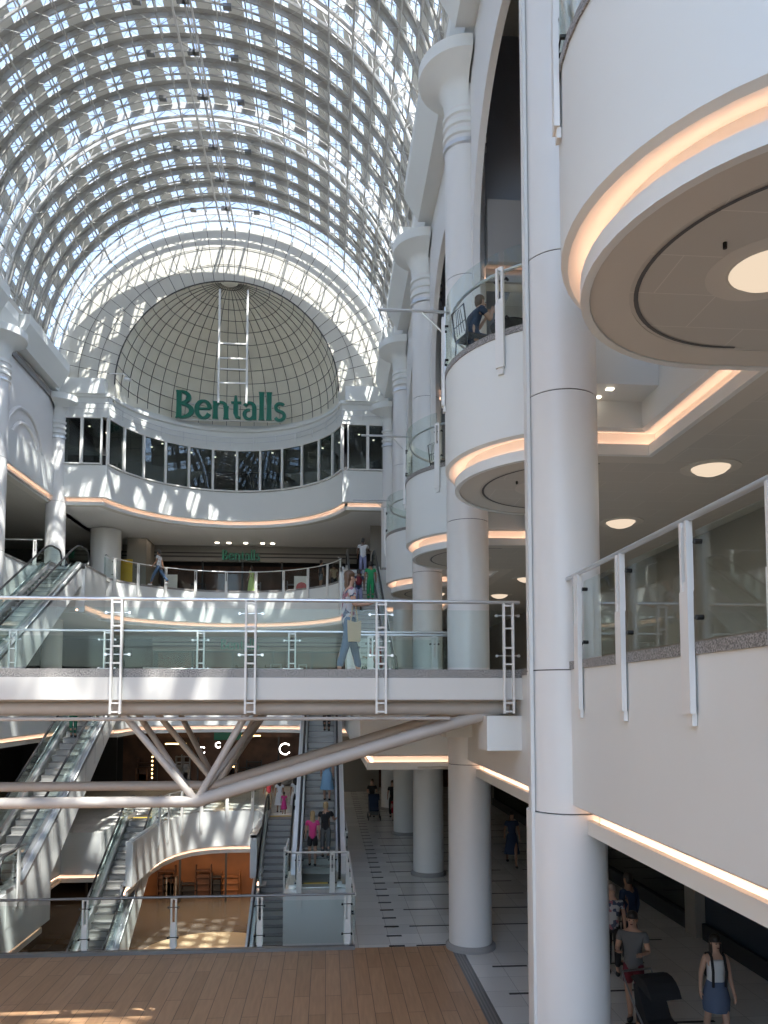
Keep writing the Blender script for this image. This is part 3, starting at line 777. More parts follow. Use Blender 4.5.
for y, yb in ((11.9, 11.9), (14.1, 14.1), (16.3, 14.1)):
    for xt in (-3.15, -1.2): MB().tube([(ND[0], yb, ND[1]), (xt, y, L1-.52)], .055, 12).build('strut', GREYT, br, True)
for xt in (-3.3, -1.05):
    MB().tube([(ND[0], 11.9, ND[1]), (xt, 13.4, L1-.52)], .05, 12).build('strut', GREYT, br, True)
# corbel where the bridge meets the front
for y in (11.9, 15.9): MB().box(2.45, 3.0, y-.35, y+.35, L1-1.15, L1-.62).build('bearing_block', WHITE, br)
balustrade('balustrade', 'long glass balustrade with white ladder shaped posts on the near side of the bridge', [(BX1-.05, BY0), (BX0, BY0)][::-1][::-1], L1, at_list=[.18+k*1.955 for k in range(8)], style='ladder', gtop=1.0, hr=1.12, low=-.58, hd=.06)
balustrade('balustrade', 'glass balustrade on the far side of the bridge, seen through the near one', [(BX0, BY1), (BX1-.3, BY1)], L1, at_list=[.25+k*1.98 for k in range(8)], style='ladder', gtop=1.0, low=-.1, hd=.06)

# ------------------------------------------------------------------ other balustrades
balustrade('balustrade', 'near glass balustrade with steel rail and white stepped posts right of the big pillar', [(3.0, -2), (3.0, 9.12)], L1, at_list=[4.4, 5.6, 6.75, 8.0, 9.42, 10.72], hd=.045)
balustrade('balustrade', 'short glass balustrade on the ledge behind the right end of the bridge', [(3.0, 17.6), (.78, 17.6), (.78, 22.5)], L1, spacing=1.5, start=.5, low=-.5)
balustrade('balustrade', 'glass balustrade of the left first floor ledge', [(xl1, 22.5), (xl1, 17.6), (-12.9, 17.6)], L1, spacing=1.6, low=-.5)
balustrade('balustrade', 'glass balustrade along the first floor at the far end, glimpsed through the bridge', A1, L1, spacing=1.3, low=-.5)
balustrade('balustrade', 'curved glass balustrade with white posts across the far second floor', PL[1:-1], L2, spacing=1.62, start=.5, low=-.62)
balustrade('balustrade', 'level glass balustrade at the upper left, beside the top of the left escalator', [(-12.25, 33.4), (-14.6, 33.4)], L2, spacing=1.75, start=.3, low=-.7)
rl_names = ['around the huge near drum balcony overhead', 'around the cafe drum balcony', 'around the small drum balcony with wire chairs', 'around the farthest drum balcony']
for i, yc in enumerate(YB[:-1]):
    da = drum_arc(yc)[2:-2]; L_ = plen(da); a_start = 90
    al = [radians(q-a_start)*DR for q in ((95, 134, 183, 238) if i else (100, 145, 190, 238))]
    bt = balustrade('balustrade', 'curved tall glass balustrade '+rl_names[i], da, L2, at_list=[v for v in al if 0 < v < L_], gtop=1.42, hr=1.13, low=-.62, hd=-.10, group='drum balustrades')
    if i:
        bk = thing('steel_bracket', 'thin horizontal steel arm projecting left from '+['', 'the cafe drum balcony', 'the smaller drum balcony', 'the farthest drum balcony'][i], 'bracket', (DCX-DR, yc+.75, 7.3))
        yy = yc+.75; MB().tube([(.92, yy, 7.3), (2.28, yy, 7.3)], .03, 8).build('arm', STEEL, bk, True)
        MB().tube([(1.75, yy, 7.28), (2.2, yy, 6.85)], .02, 8).build('brace', STEEL, bk, True); MB().tube([(2.2, yy, 7.4), (2.2, yy, 5.8)], .025, 8).build('upright', STEEL, bk, True)
balustrade('balustrade', 'grey railed glass balustrade along the back edge of the timber floor', [(-8.7, 16.6), (.62, 16.6)], L0, at_list=[1.85, 3.68, 5.5, 7.3, 9.15], hmat=DSTEEL, low=.0, hd=-.02, hr=1.14)
MB().box(-8.7, .62, 16.48, 16.62, L0, L0+.07).build('base_rail', DSTEEL, bpy.data.objects['balustrade.0%02d' % (len([o for o in bpy.data.objects if o.name.split('.')[0] == 'balustrade'])-1)])
balustrade('balustrade', 'glass balustrade turning around the landing at the foot of the right escalator', [(.62, 16.6), (.62, 21.15), (-.9, 21.15), (-1.12, 21.4), (-1.12, 23.2)], L0, at_list=[1.6, 3.2, 4.4, 5.0, 5.9, 7.0], low=-.4, hmat=POSTM, hd=.0)
balustrade('balustrade', 'short glass balustrade on the right of the ground floor escalator foot', [(.66, 24.2), (.66, 33)], L0, spacing=1.6, low=-.4, hmat=POSTM, hd=0)
balustrade('balustrade', 'glass balustrade with white posts at the lower left landing by the escalator foot', [(-8.7, 23.0), (-8.7, 16.9)], L0, at_list=[.5, 1.9, 3.3, 4.7], low=-.5, hmat=DSTEEL)
balustrade('balustrade', 'curved glass balustrade with hanging white posts over the orange lit lower shop', CFull[2:-2], L0, spacing=1.25, start=.35, low=-.95)

# ------------------------------------------------------------------ escalators
def escalator(label, x, ytop, zt, zb, sides=1):
    dz = zt-zb; tan = .577; run = dz/tan; ybot = ytop-run
    t = thing('escalator', label, 'escalator', (x, ybot, zb))
    hw = .80
    yt2, yb2 = ytop+1.6, ybot-1.4
    # cladding
    ct = MB()
    thk = 1.15
    for sx in (-1, 1):
        poly = [(yb2, zb-.02), (ybot-.25, zb-.02), (ytop-.15, zt+.12), (yt2, zt+.12), (yt2, zt-.9), (ytop-.2, zt-.9), (ybot+.9, zb-.95), (yb2, zb-.95)]
        MB().prism_x(poly, x+sx*hw-.02, x+sx*hw+.02).build('side_cladding', WHITE, t)
    poly = [(yb2, zb-.95), (yb2, zb-.90), (ybot+.85, zb-.90), (ytop-.22, zt-.85), (yt2, zt-.85), (yt2, zt-.9), (ytop-.2, zt-.9), (ybot+.9, zb-.95)]
    MB().prism_x(poly, x-hw, x+hw).build('underside', WHITE, t)
    seam = MB(); k = ybot
    while k < ytop:
        zz = zb+(k-ybot)*tan
        for sx in (-1, 1): seam.box(x+sx*hw-.024, x+sx*hw+.024, k-.006, k+.006, max(zb-.9, zz-.75), zz+.04)
        k += 1.05
    seam.build('cladding_seams', MIDG, t)
    # decks (steel profile) inner and outer
    def off(h, d0=0): return [(yb2+d0, zb+h), (ybot-.2, zb+h), (ytop+.1, zt+h), (yt2-d0, zt+h)]
    for sx in (-1, 1):
        lo, hi = off(.02), off(.20)
        poly = lo+hi[::-1]
        MB().prism_x(poly, x+sx*.60-.07, x+sx*.60+.07).build('inner_skirt', STEEL, t)
        poly = off(.0)+off(.10)[::-1]
        MB().prism_x(poly, x+sx*.74-.08, x+sx*.74+.08).build('outer_deck', STEEL, t)
        # glass balustrade with rounded ends
        gx = x+sx*.60; H = .92
        lowp = [(yb2-.25+.35, zb+.2), (ybot-.2, zb+.2), (ytop+.1, zt+.2), (yt2-.1, zt+.2)]
        nb = [(yb2+.45+.42*cos(radians(a)), zb+.52+.40*sin(radians(a))) for a in range(90, 271, 20)]
        ntp = [(yt2-.45+.42*cos(radians(a)), zt+.52+.40*sin(radians(a))) for a in range(-90, 91, 20)]
        topl = nb[::-1] + [(ybot-.3, zb+H), (ytop+.0, zt+H)] + ntp[::-1]
        for _ in range(3):
            q_ = [topl[0]]
            for i_ in range(len(topl)-1):
                a_, b_ = topl[i_], topl[i_+1]; l_ = math.hypot(b_[0]-a_[0], b_[1]-a_[1]); e_ = min(.25, .35/max(l_, .01))
                q_ += [(a_[0]+(b_[0]-a_[0])*e_, a_[1]+(b_[1]-a_[1])*e_), (b_[0]+(a_[0]-b_[0])*e_, b_[1]+(a_[1]-b_[1])*e_)]
            topl = q_+[topl[-1]]
        MB().prism_x(topl[:], gx-.006, gx+.006).build('glass_side', GLASSG, t)
        hp = [(gx, a, b) for a, b in topl]
        # smooth the corners
        sm = []
        for i in range(len(hp)):
            sm.append(hp[i])
        MB().tube([(p[0], p[1], p[2]+.02) for p in sm], .042, 8).build('handrail', BLACK, t, True)
    # steps
    n = int(dz/.2)
    first = None
    for i in range(-2, n+3):
        z = zb+min(max(i, 0), n)*dz/n
        y = ybot+i*run/n
        d = run/n
        if first is None:
            mb = MB(); mb.box(-.5, .5, 0, d+.01, -.03, 0); first = mb.build('step', STEPM, t, loc=(0, 0, 0)); o = first
            mr = MB(); mr.add([(-.5, .008, -.02), (.5, .008, -.02), (.5, .03, -.10), (.5, .05, -.2), (-.5, .05, -.2), (-.5, .03, -.10)], [(0,1,2,5), (5,2,3,4)]); mr.box(-.5, .5, .05, .07, -.22, -.02)
            ri = mr.build('riser', RISER, o, loc=(0, 0, 0))
            MB().box(-.5, .5, -.002, .014, -.012, .003).build('step_nosing', DSTEEL, o, loc=(0, 0, 0))
        else:
            o = first.copy(); COL.objects.link(o); o.parent = t
            for ch in first.children:
                c2 = ch.copy(); COL.objects.link(c2); c2.parent = o
        o.location = (x-t.location.x, y-t.location.y, z-t.location.z)
    for y0, y1, z in ((ybot-1.3, ybot-.9, zb), (ytop+.85, ytop+1.6, zt)):
        MB().box(x-.53, x+.53, y0, y1, z-.02, z+.012).build('floor_plate', STEEL, t)
    for y0, z in ((ybot-.92, zb), (ytop+.72, zt)):
        MB().box(x-.5, x+.5, y0, y0+.14, z-.01, z+.02).build('comb_plate', YEL, t)
    return t
escalator('upper left escalator rising to the second floor beside the left column', -11.38, 33.4, L2, L1)
escalator('upper right escalator with people going up, beside the far columns', 1.48, 33.4, L2, L1)
escalator('long left escalator from the ground floor seen beneath the bridge', -9.5, 33.0, L1, L0)
escalator('right escalator from the ground floor carrying people under the bridge', -.22, 33.0, L1, L0)
escalator('lower left escalator descending below the timber floor', -8.1, 34.3, L0, LB)
escalator('lower right escalator going down, beside the white landing', -2.05, 34.3, L0, LB)

# ------------------------------------------------------------------ lamps
def dome_lamp(x, y, z, label, group, r=.30):
    t = thing('dome_lamp', label, 'ceiling lamp', (x, y, z), group)
    MB().lathe(x, y, [(r*1.55, z), (r*1.55, z-.012), (r*1.05, z-.012), (r*1.05, z)], 32, caps=False).build('trim_ring', GREYC, t, True)
    MB().lathe(x, y, [(0, z-.13), (r*.4, z-.12), (r*.75, z-.08), (r*.95, z-.03), (r, z)], 32, caps=False).build('diffuser', LAMP, t, True)
for i, yc in enumerate(YB[:-1]):
    dome_lamp(DCX-.35, yc, L2-2.0+.03, 'glowing dome lamp in the centre of the soffit of '+['the huge near drum balcony', 'the cafe drum balcony', 'the small drum balcony', 'the farthest drum balcony'][i], 'dome lamps', .34)
for k, y in enumerate((4.0, 7.85, 11.7, 15.5, 19.3, 23.1, 26.9, 30.7)):
    dome_lamp(6.2, y, L2-1.98, 'dome lamp in the grey first floor ceiling, '+['outside the frame above the camera', 'out of sight over the near rail', 'larger glowing one right of the big pillar', 'smaller glowing one beside the big pillar', 'third one back, left of the big pillar', 'fourth one back behind the second column', 'fifth one back, small, behind the second column', 'farthest and smallest of the row'][k], 'dome lamps of the first floor ceiling')
for k, (x, y) in enumerate([(-15.5, 24), (-15.5, 28), (-15.5, 32)]): dome_lamp(x, y, L3-1.75, 'faint dome lamp in the soffit left of the leftmost column', 'left soffit lamps', .28)
for k, y in enumerate((6, 12, 18, 24, 30, 36)):
    dome_lamp(6.2, y, L1-1.98, 'dome lamp over the dim ground floor aisle on the right', 'ground floor aisle lamps', .2)
for x in (-5.3-1.3, -5.9, -4.9, -3.9, -3.3):
    tag(MB().lathe(x, 45.6, [(0, L3-1.80), (.12, L3-1.80), (.13, L3-1.755), (0, L3-1.755)], 14).build('downlight', SPOT), 'small bright downlight in the row above the small green second floor sign', 'downlight', 'downlights over the second floor shopfront')
for x, y in ((4.08, 10.5), (4.0, 10.8)): tag(MB().box(x-.05, x+.05, y-.035, y+.035, 4.485, 4.5).build('downlight', SPOT), 'small square downlight in the recess right of the big pillar', 'downlight', 'square recess downlights')

# ------------------------------------------------------------------ shops at the far end
def shopfront(zf, hz, label, x0, x1, y, seedv, warm=False, orange=False):
    hm_ = BROWN if warm else SHOPH
    rnd = random.Random(seedv)
    t = thing('shopfront', label, 'shopfront', ((x0+x1)/2, y, zf))
    MB().box(x0, x1, y, y+.2, zf+hz, zf+3.75).build('header', hm_, t)
    MB().box(x0, x1, y+1.6, y+1.7, zf, zf+hz).build('shop_back', ORANGE if orange else BROWN, t)
    if not warm:
        for k in (0, .22): MB().box(x0, x1, y-.03, y+.01, zf+hz+.25+k, zf+hz+.33+k).build('header_stripe', DARK, t)
    x = x0
    while x < x1-.3:
        MB().box(x-.05, x+.05, y-.02, y+.1, zf, zf+hz).build('mullion', DARK, t); x += 2.4
    for k in range(14):
        xx = rnd.uniform(x0+.5, x1-.8); w = rnd.uniform(.4, 1.0); h = rnd.uniform(.8, 1.9)
        m = rnd.choice([DARK, DARK, BROWN, DGREY, MIDG if warm else DGREY, ORANGE if warm else DARK])
        sh = MB(); sh.box(xx, xx+w, y+.9, y+1.3, zf, zf+.06)
        for q in range(int(h/.35)+1): sh.box(xx, xx+w, y+.9, y+1.3, zf+q*.35, zf+q*.35+.05)
        sh.box(xx, xx+.05, y+.9, y+1.3, zf, zf+h); sh.box(xx+w-.05, xx+w, y+.9, y+1.3, zf, zf+h); sh.box(xx+.1, xx+w-.1, y+1.0, y+1.25, zf+.06, zf+h*.7)
        sh.build('display_rack', m, t)
    return t
shopfront(L2, 2.65, 'dark glazed second floor shop behind the curved balustrade', -12.4, 1.8, 46.6, 1)
shopfront(L1, 2.55, 'dark first floor shop seen through the bridge balustrade', -10.5, 3, 46.6, 2)
s3 = shopfront(L0, 3.0, 'dark ground floor shop with neon rings behind the bridge struts', -12.5, 0.9, 46.6, 3, True)
s4 = shopfront(LB, 3.1, 'orange lit lower ground shop below the arched opening', -12.5, 2.5, 41.5, 4, True, True)
for x, z, r in ((-2.45, 2.35+L0, .32), (-7.3, 2.3+L0, .19), (-6.35, 2.6+L0, .15)):
    tag(MB().tube([(x+r*cos(radians(a)), 45.6, z+r*sin(radians(a))) for a in range(40, 330, 15)], .03, 8).build('neon_ring', NEONW), {-2.45: 'large open white neon ring in the dark ground floor shop', -7.3: 'small white neon ring left of centre in the dark ground floor shop', -6.35: 'small white neon crescent at the centre of the dark ground floor shop'}[x], 'neon sign')
for x0, x1, z, lb in ((-5.0, -3.9, 3.1, 'short yellow strip light high in the ground floor shop'), (-6.6, -5.4, 1.3, 'short yellow strip light low in the ground floor shop'), (-9.4, -8.2, 2.65, 'yellow strip light at the left of the ground floor shop')):
    tag(MB().box(x0, x1, 45.5, 45.56, L0+z, L0+z+.07).build('strip_light', NEONY), lb, 'strip light')
dt = thing('lamp_dots', 'column of tiny warm lamps at the left of the ground floor shop', 'lamps', (-9.6, 45.5, L0))
for k in range(9): MB().ball((-10.1, 45.4, L0+.5+k*.24), .05, n=8, m=6).build('bulb', NEONY, dt)
tag(MB().box(-7.5+.9, -5.6+.6, 45.5, 45.55, L0+2.9, L0+3.5).build('banner', GREEN), 'dark green hanging banner in the ground floor shop', 'banner')
# posters on level two
po = thing('poster', 'white poster with a pink round print behind the second floor balustrade', 'poster', (-1.6, 45.6, L2))
MB().box(-2.0, -1.1, 45.6, 45.64, L2, L2+1.65).build('board', POSTM, po); MB().tube([(-1.55, 45.59, L2+.95), (-1.55, 45.585, L2+.95)], .33, 20).build('round_print', pbr('print_pink', (.55, .12, .12), .5), po)
tag(MB().box(-9.6, -8.9, 45.6, 45.64, L2, L2+1.65).build('poster', POSTM), 'plain pale poster standing left on the second floor behind the balustrade', 'poster')
tag(MB().box(-12.0, -11.2, 44.3, 44.34, L2+1.0, L2+2.3).build('poster', YEL), 'yellow poster on the second floor wall beside the left escalator top', 'poster')
c_ = column(-12.2, 42.5, .8, 'thick grey white round column behind the left escalator top', None, z0=L2, joints=(), top=L3-1.8, cap=False, neck=False)
wall('wall_left', -11.6, -10.5, 44.6, 48, L2, L3-1.7, BEIGE)
wall('wall_back', .9, 3.0, 44, 44.2, L0, L1-1.9, BEIGE)
wall('wall_back', 3.0, 8.6, 46, 46.2, L0, L1-1.9, BROWN)
wall('wall_back', 2.3, 8.5, 40.5, 40.7, L1, L3-1.7, BEIGE)
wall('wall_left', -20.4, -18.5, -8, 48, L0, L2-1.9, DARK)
# right aisle shopfronts, ground floor
for k, (y0, y1) in enumerate(((10, 16.6), (17.3, 23), (23.7, 30), (30.7, 38))):
    t = thing('shop_window', 'dark ground floor shop window on the right, '+['nearest, beyond the woman in the white top', 'behind the group in the shade', 'behind the woman in the dark dress', 'the farthest one'][k], 'shop window', (8.4, y0, L0))
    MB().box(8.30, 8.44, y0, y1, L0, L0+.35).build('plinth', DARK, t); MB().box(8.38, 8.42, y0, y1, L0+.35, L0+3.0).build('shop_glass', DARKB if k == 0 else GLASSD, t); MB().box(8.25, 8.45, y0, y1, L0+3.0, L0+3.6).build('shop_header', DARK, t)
    if k:
        MB().box(8.44, 8.48, y0, y1, L0+.35, L0+3.0).build('shop_backdrop', BROWN, t)
    wb = MB().box(8.2, 8.48, y1+.1, y1+.6, L0, L0+3.68).build('pilaster', BEIGE, t)
tag(MB().box(8.25, 8.29, 18.2, 19.3, L0+1.3, L0+2.9).build('window_display', pbr('display_tan', (.22, .15, .08), .5)), 'tan display panel in the shop window behind the shaded group', 'display')

# cafe furniture
def wire_chair(label, loc, rz, group=None):
    t = thing('wire_chair', label, 'chair', loc, group); t.rotation_euler = (0, 0, rz)
    Z = (0, 0, 0)
    MB().box(-.21, .21, -.2, .2, .43, .455).build('seat', BLACK, t, loc=Z)
    for sx in (-1, 1):
        MB().tube([(sx*.2, .2, 0), (sx*.19, .19, .44)], .012, 6).build('leg', BLACK, t, loc=Z)
        MB().tube([(sx*.2, -.22, 0), (sx*.19, -.19, .44)], .012, 6).build('leg', BLACK, t, loc=Z)
    mb = MB(); mb.tube([(-.2, -.2, .44), (-.2, -.27, .92), (.2, -.27, .92), (.2, -.2, .44)], .014, 6)
    for q in (-.12, -.04, .04, .12): mb.tube([(q, -.21, .5), (q*.6, -.265, .9)], .007, 5)
    mb.tube([(-.2, -.235, .66), (.2, -.235, .66)], .008, 5); mb.build('backrest', BLACK, t, loc=Z)
    return t
def cafe_table(label, loc):
    t = thing('cafe_table', label, 'table', loc); Z = (0, 0, 0)
    MB().lathe(0, 0, [(0, .72), (.34, .72), (.35, .735), (.34, .75), (0, .75)], 28).build('table_top', BLACK, t, True, loc=Z)
    MB().lathe(0, 0, [(.03, .03), (.025, .72)], 12).build('table_leg', BLACK, t, True, loc=Z); MB().lathe(0, 0, [(.24, 0), (.23, .02), (.03, .04)], 24).build('table_base', BLACK, t, True, loc=Z)
    return t
wire_chair('black wire chair under the seated guest in dark blue', (2.45, 12.55, L2), radians(-70))
cafe_table('small round black cafe table between the cafe guests', (3.15, 12.65, L2))
wire_chair('black wire chair under the cafe guest in white', (3.95, 12.1, L2), radians(60))
wire_chair('empty black wire chair beside the glass of the small drum balcony', (2.95, 19.4, L2), radians(-60))
cafe_table('small round black table on the small drum balcony', (3.7, 19.6, L2))
wire_chair('second empty wire chair deeper on the small drum balcony', (4.35, 19.9, L2), radians(80))
wire_chair('wooden toned stool chair left behind the top floor windows', (-12.1, 38.2, L3), radians(20))

# ------------------------------------------------------------------ people
SKIN = [pbr('skin_fair', (.46, .28, .20), .55), pbr('skin_tan', (.30, .16, .10), .55), pbr('skin_dark', (.11, .055, .035), .5)]
HAIRS = {'dark': pbr('hair_dark', (.018, .013, .011), .45), 'brown': pbr('hair_brown', (.10, .055, .03), .5), 'blond': pbr('hair_blond', (.42, .30, .15), .5), 'grey': pbr('hair_grey', (.30, .24, .20), .6)}
def cloth(n, c): return pbr('cloth_'+n, c, .85, bump=.15, bscale=30)
CL = {k: cloth(k, v) for k, v in dict(white=(.62, .62, .62), black=(.012, .012, .014), navy=(.015, .03, .07), denim=(.06, .11, .19), paledenim=(.09, .12, .19), skyblue=(.20, .36, .52),
      pink=(.62, .05, .22), green=(.02, .28, .10), lime=(.45, .58, .22), grey=(.12, .125, .13), red=(.30, .02, .03), lilac=(.25, .26, .42), darkgreen=(.01, .10, .06), tan=(.42, .32, .20), maroon=(.12, .01, .02)).items()}
def patterned():
    m, nt, out = new_mat('cloth_patterned'); b = nt.nodes.new('ShaderNodeBsdfPrincipled'); b.inputs['Roughness'].default_value = .8
    tc = nt.nodes.new('ShaderNodeTexCoord'); v = nt.nodes.new('ShaderNodeTexVoronoi'); v.inputs['Scale'].default_value = 14
    r = nt.nodes.new('ShaderNodeValToRGB'); r.color_ramp.interpolation = 'CONSTANT'
    r.color_ramp.elements[0].color = (.05, .07, .12, 1); r.color_ramp.elements[1].position = .35; r.color_ramp.elements[1].color = (.40, .40, .42, 1)
    e = r.color_ramp.elements.new(.7); e.color = (.30, .12, .15, 1)
    nt.links.new(tc.outputs['Object'], v.inputs[0]); nt.links.new(v.outputs['Color'], r.inputs[0]); nt.links.new(r.outputs[0], b.inputs[0]); nt.links.new(b.outputs[0], out.inputs[0]); return m
CL['patterned'] = patterned()
def skinned(name, verts, edges, mat, parent, root=0, sub=1):
    me = bpy.data.meshes.new(name); bm = bmesh.new(); lay = bm.verts.layers.skin.verify()
    vs = []
    for i, (p, r) in enumerate(verts):
        v = bm.verts.new(p); v[lay].radius = (r, r) if not isinstance(r, tuple) else r; v[lay].use_root = (i == root); vs.append(v)
    for a, b in edges: bm.edges.new((vs[a], vs[b]))
    bm.to_mesh(me); bm.free(); me.materials.append(mat)
    o = bpy.data.objects.new(name, me); COL.objects.link(o); o.parent = parent
    m = o.modifiers.new('skin', 'SKIN'); m.use_smooth_shade = True; m.branch_smoothing = .3
    s = o.modifiers.new('sub', 'SUBSURF'); s.levels = sub; s.render_levels = sub
    return o
def loft(name, rings, mat, parent, n=16):
    mb = MB(); vs = []
    for (cx, cy, cz, rx, ry) in rings: vs += [(cx+rx*cos(2*pi*k/n), cy+ry*sin(2*pi*k/n), cz) for k in range(n)]
    fs = [(i*n+k, i*n+(k+1) % n, (i+1)*n+(k+1) % n, (i+1)*n+k) for i in range(len(rings)-1) for k in range(n)] + [tuple(range(n-1, -1, -1)), tuple((len(rings)-1)*n+k for k in range(n))]
    mb.add(vs, fs); return mb.build(name, mat, parent, True, loc=(0, 0, 0))
def person(label, x, y, z, face, H=1.7, pose='stand', top='white', legs='denim', bottom='trousers', hair='dark', hl=0, skin=0, arms='down', near=False, sleeve='short', group=None, female=False, bag=None, top_kind='shirt'):
    """face: degrees the person looks to, 0 = away from the camera (+Y), 90 = to the left (-X)."""
    t = thing('person', label, 'person', (x, y, z), group); t.rotation_euler = (0, 0, radians(face)); s = H/1.7; t.scale = (s, s, s)
    sit = pose == 'sit'; w = .92 if female else 1.0
    pz = .52 if sit else .95
    st = {'stand': (.03, -.03), 'walk': (.26, -.24), 'step': (.16, -.10), 'sit': (0, 0)}[pose]
    P = Vector((0, 0, pz)); ch = Vector((0, .02, pz+.40)); nk = Vector((0, .0, pz+.53))
    if sit: ch = Vector((0, .10, pz+.40)); nk = Vector((0, .15, pz+.52))
    hd = nk+Vector((0, .03, .10)); ht = nk+Vector((0, .035, .185))
    V = [(P, (.145*w, .105)), (P+Vector((0, .0, .20)), (.125*w, .095)), (ch, (.155*w, .11)), (nk, .052), (hd, (.072, .085)), (ht, (.070, .085))]
    E_ = [(0, 1), (1, 2), (2, 3), (3, 4), (4, 5)]
    def addv(p, r, par): V.append((Vector(p), r)); E_.append((par, len(V)-1)); return len(V)-1
    J = {}
    for sx, nm in ((-1, 'L'), (1, 'R')):
        sh = ch+Vector((sx*.175*w, -.01, .06)); i = addv(sh, .058, 2)
        if arms == 'down' or (arms == 'hold1' and sx < 0) or (arms == 'rail' and sx < 0):
            sw = -st[0]*.5 if sx > 0 else -st[1]*.5
            el = sh+Vector((sx*.05, -.02+sw*.4, -.27)); wr = el+Vector((sx*.01, .07+sw, -.235))
        elif arms == 'front' or (arms == 'hold1' and sx > 0):
            el = sh+Vector((sx*.06, .02, -.26)); wr = el+Vector((-sx*.06, .23, .03))
        elif arms == 'rail':
            el = sh+Vector((sx*.10, .06, -.24)); wr = el+Vector((sx*.10, .22, .04))
        elif arms == 'face':
            el = sh+Vector((sx*.03, .16, -.20)); wr = el+Vector((-sx*.10, .10, .20))
        i = addv(el, .040, i); J['el'+nm] = el; J['sh'+nm] = sh; i = addv(wr, .027, i); J['wr'+nm] = wr
        d = (wr-el).normalized(); palm = wr+d*.075; i = addv(palm, (.036, .02), i); J['hand'+nm] = palm
        if near:
            side = Vector((0, 1, 0)) if abs(d.y) < .8 else Vector((1, 0, 0))
            side = (side-d*side.dot(d)).normalized(); curl = d.cross(side)*(-sx)
            for f, (o_, ln) in enumerate(((-.030, .062), (-.010, .075), (.010, .080), (.030, .070))):
                a = addv(palm+side*o_+d*.02, .0095, i); a = addv(palm+side*o_*1.1+d*(.02+ln*.55)+curl*.010, .009, a); addv(palm+side*o_*1.1+d*(.02+ln)+curl*.032, .007, a)
            a = addv(palm+side*.045-d*.03, .011, i); addv(palm+side*.068+d*.015+curl*.015, .009, a)
    for sx, nm, sw in ((-1, 'L', st[0]), (1, 'R', st[1])):
        hp = P+Vector((sx*.085, 0, -.04)); i = addv(hp, .085, 0)
        if sit: kn = hp+Vector((sx*.03, .42, .0)); an = kn+Vector((0, -.02, -.42))
        else:
            kn = hp+Vector((sx*.01, sw*.75, -.42+abs(sw)*.18)); an = Vector((hp.x, kn.y+(sw*.55 if sw > 0 else sw*1.1), .085+(.06 if sw < -.1 else 0)))
        J['hp'+nm], J['kn'+nm], J['an'+nm] = hp, kn, an
        i = addv(kn, .058, i); i = addv((kn+an)/2+Vector((0, -.02, .03)), .052, i); i = addv(an, .036, i); i = addv(an+Vector((sx*.02, .12, -.045)), (.036, .026), i)
    skinned('body', [(p, r) for p, r in V], E_, SKIN[skin], t, 0, 2 if near else 1)
    # shirt
    e = .016; TV = [(P+Vector((0, 0, -.13)), (.160*w+e, .118+e)), (P+Vector((0, 0, .20)), (.130*w+e, .10+e)), (ch, (.158*w+e, .115+e)), (ch+Vector((0, -.005, .075)), (.09, .075))]; TE = [(0, 1), (1, 2), (2, 3)]
    if top_kind == 'tank': TV[3] = (ch+Vector((0, 0, .03)), (.12*w, .10))
    else:
        for nm in 'LR':
            TV.append((J['sh'+nm], .072)); TE.append((2, len(TV)-1)); k = len(TV)-1
            if sleeve == 'short': TV.append((J['sh'+nm].lerp(J['el'+nm], .55), .060)); TE.append((k, k+1))
            else:
                TV.append((J['el'+nm], .056)); TE.append((k, k+1)); TV.append((J['el'+nm].lerp(J['wr'+nm], .9), .042)); TE.append((k+1, k+2))
    skinned('top', TV, TE, CL[top], t, 0, 2 if near else 1)
    if bottom in ('trousers', 'shorts'):
        BV = [(P+Vector((0, 0, .12)), (.148*w, .114)), (P+Vector((0, 0, -.03)), (.155*w, .118))]; BE = [(0, 1)]
        for nm in 'LR':
            BV.append((J['hp'+nm]+Vector((0, 0, -.06)) if not sit else J['hp'+nm]+Vector((0, .08, 0)), .098)); BE.append((1, len(BV)-1)); k = len(BV)-1
            if bottom == 'shorts': BV.append((J['hp'+nm].lerp(J['kn'+nm], .75), .085)); BE.append((k, k+1))
            else:
                BV.append((J['kn'+nm], .076)); BE.append((k, k+1)); BV.append((J['an'+nm]+Vector((0, 0, .05)), .060)); BE.append((k+1, k+2))
        skinned(bottom, BV, BE, CL[legs], t, 0, 2 if near else 1)
    else:
        ln = {'skirt': .55, 'longskirt': .82, 'miniskirt': .36}[bottom]
        loft('skirt', [(0, 0, pz+.10, .135, .11), (0, 0, pz-.02, .175, .15), (0, 0, pz-ln*.5, .21, .20), (0, 0, pz-ln, .26 if ln > .4 else .20, .25 if ln > .4 else .18)], CL[legs], t)
    for nm in 'LR':
        a = J['an'+nm]; MB().ball((a.x, a.y+.06, a.z-.045), .048, .125, .042, 10, 6).build('shoe', CL['black'] if legs != 'denim' else CL['white'], t, True, loc=(0, 0, 0))
    # hair
    mb = MB(); hc = (hd+ht)/2
    mb.ball((hc.x, hc.y-.022, hc.z+.058), .084, .092, .075, 14, 10)
    mb.ball((hc.x, hc.y-.048, hc.z+.0), .086, .064, .105, 12, 8)
    if hl > .15:
        for sx in (-1, 1): mb.ball((hc.x+sx*.075, hc.y-.02, hc.z-.12), .028, .045, .19, 10, 8)
    if hl: mb.ball((hc.x, hc.y-.06, hc.z-.08-hl*.4), .080, .045, .10+hl*.6, 12, 8)
    mb.build('hair', HAIRS[hair], t, True, loc=(0, 0, 0))
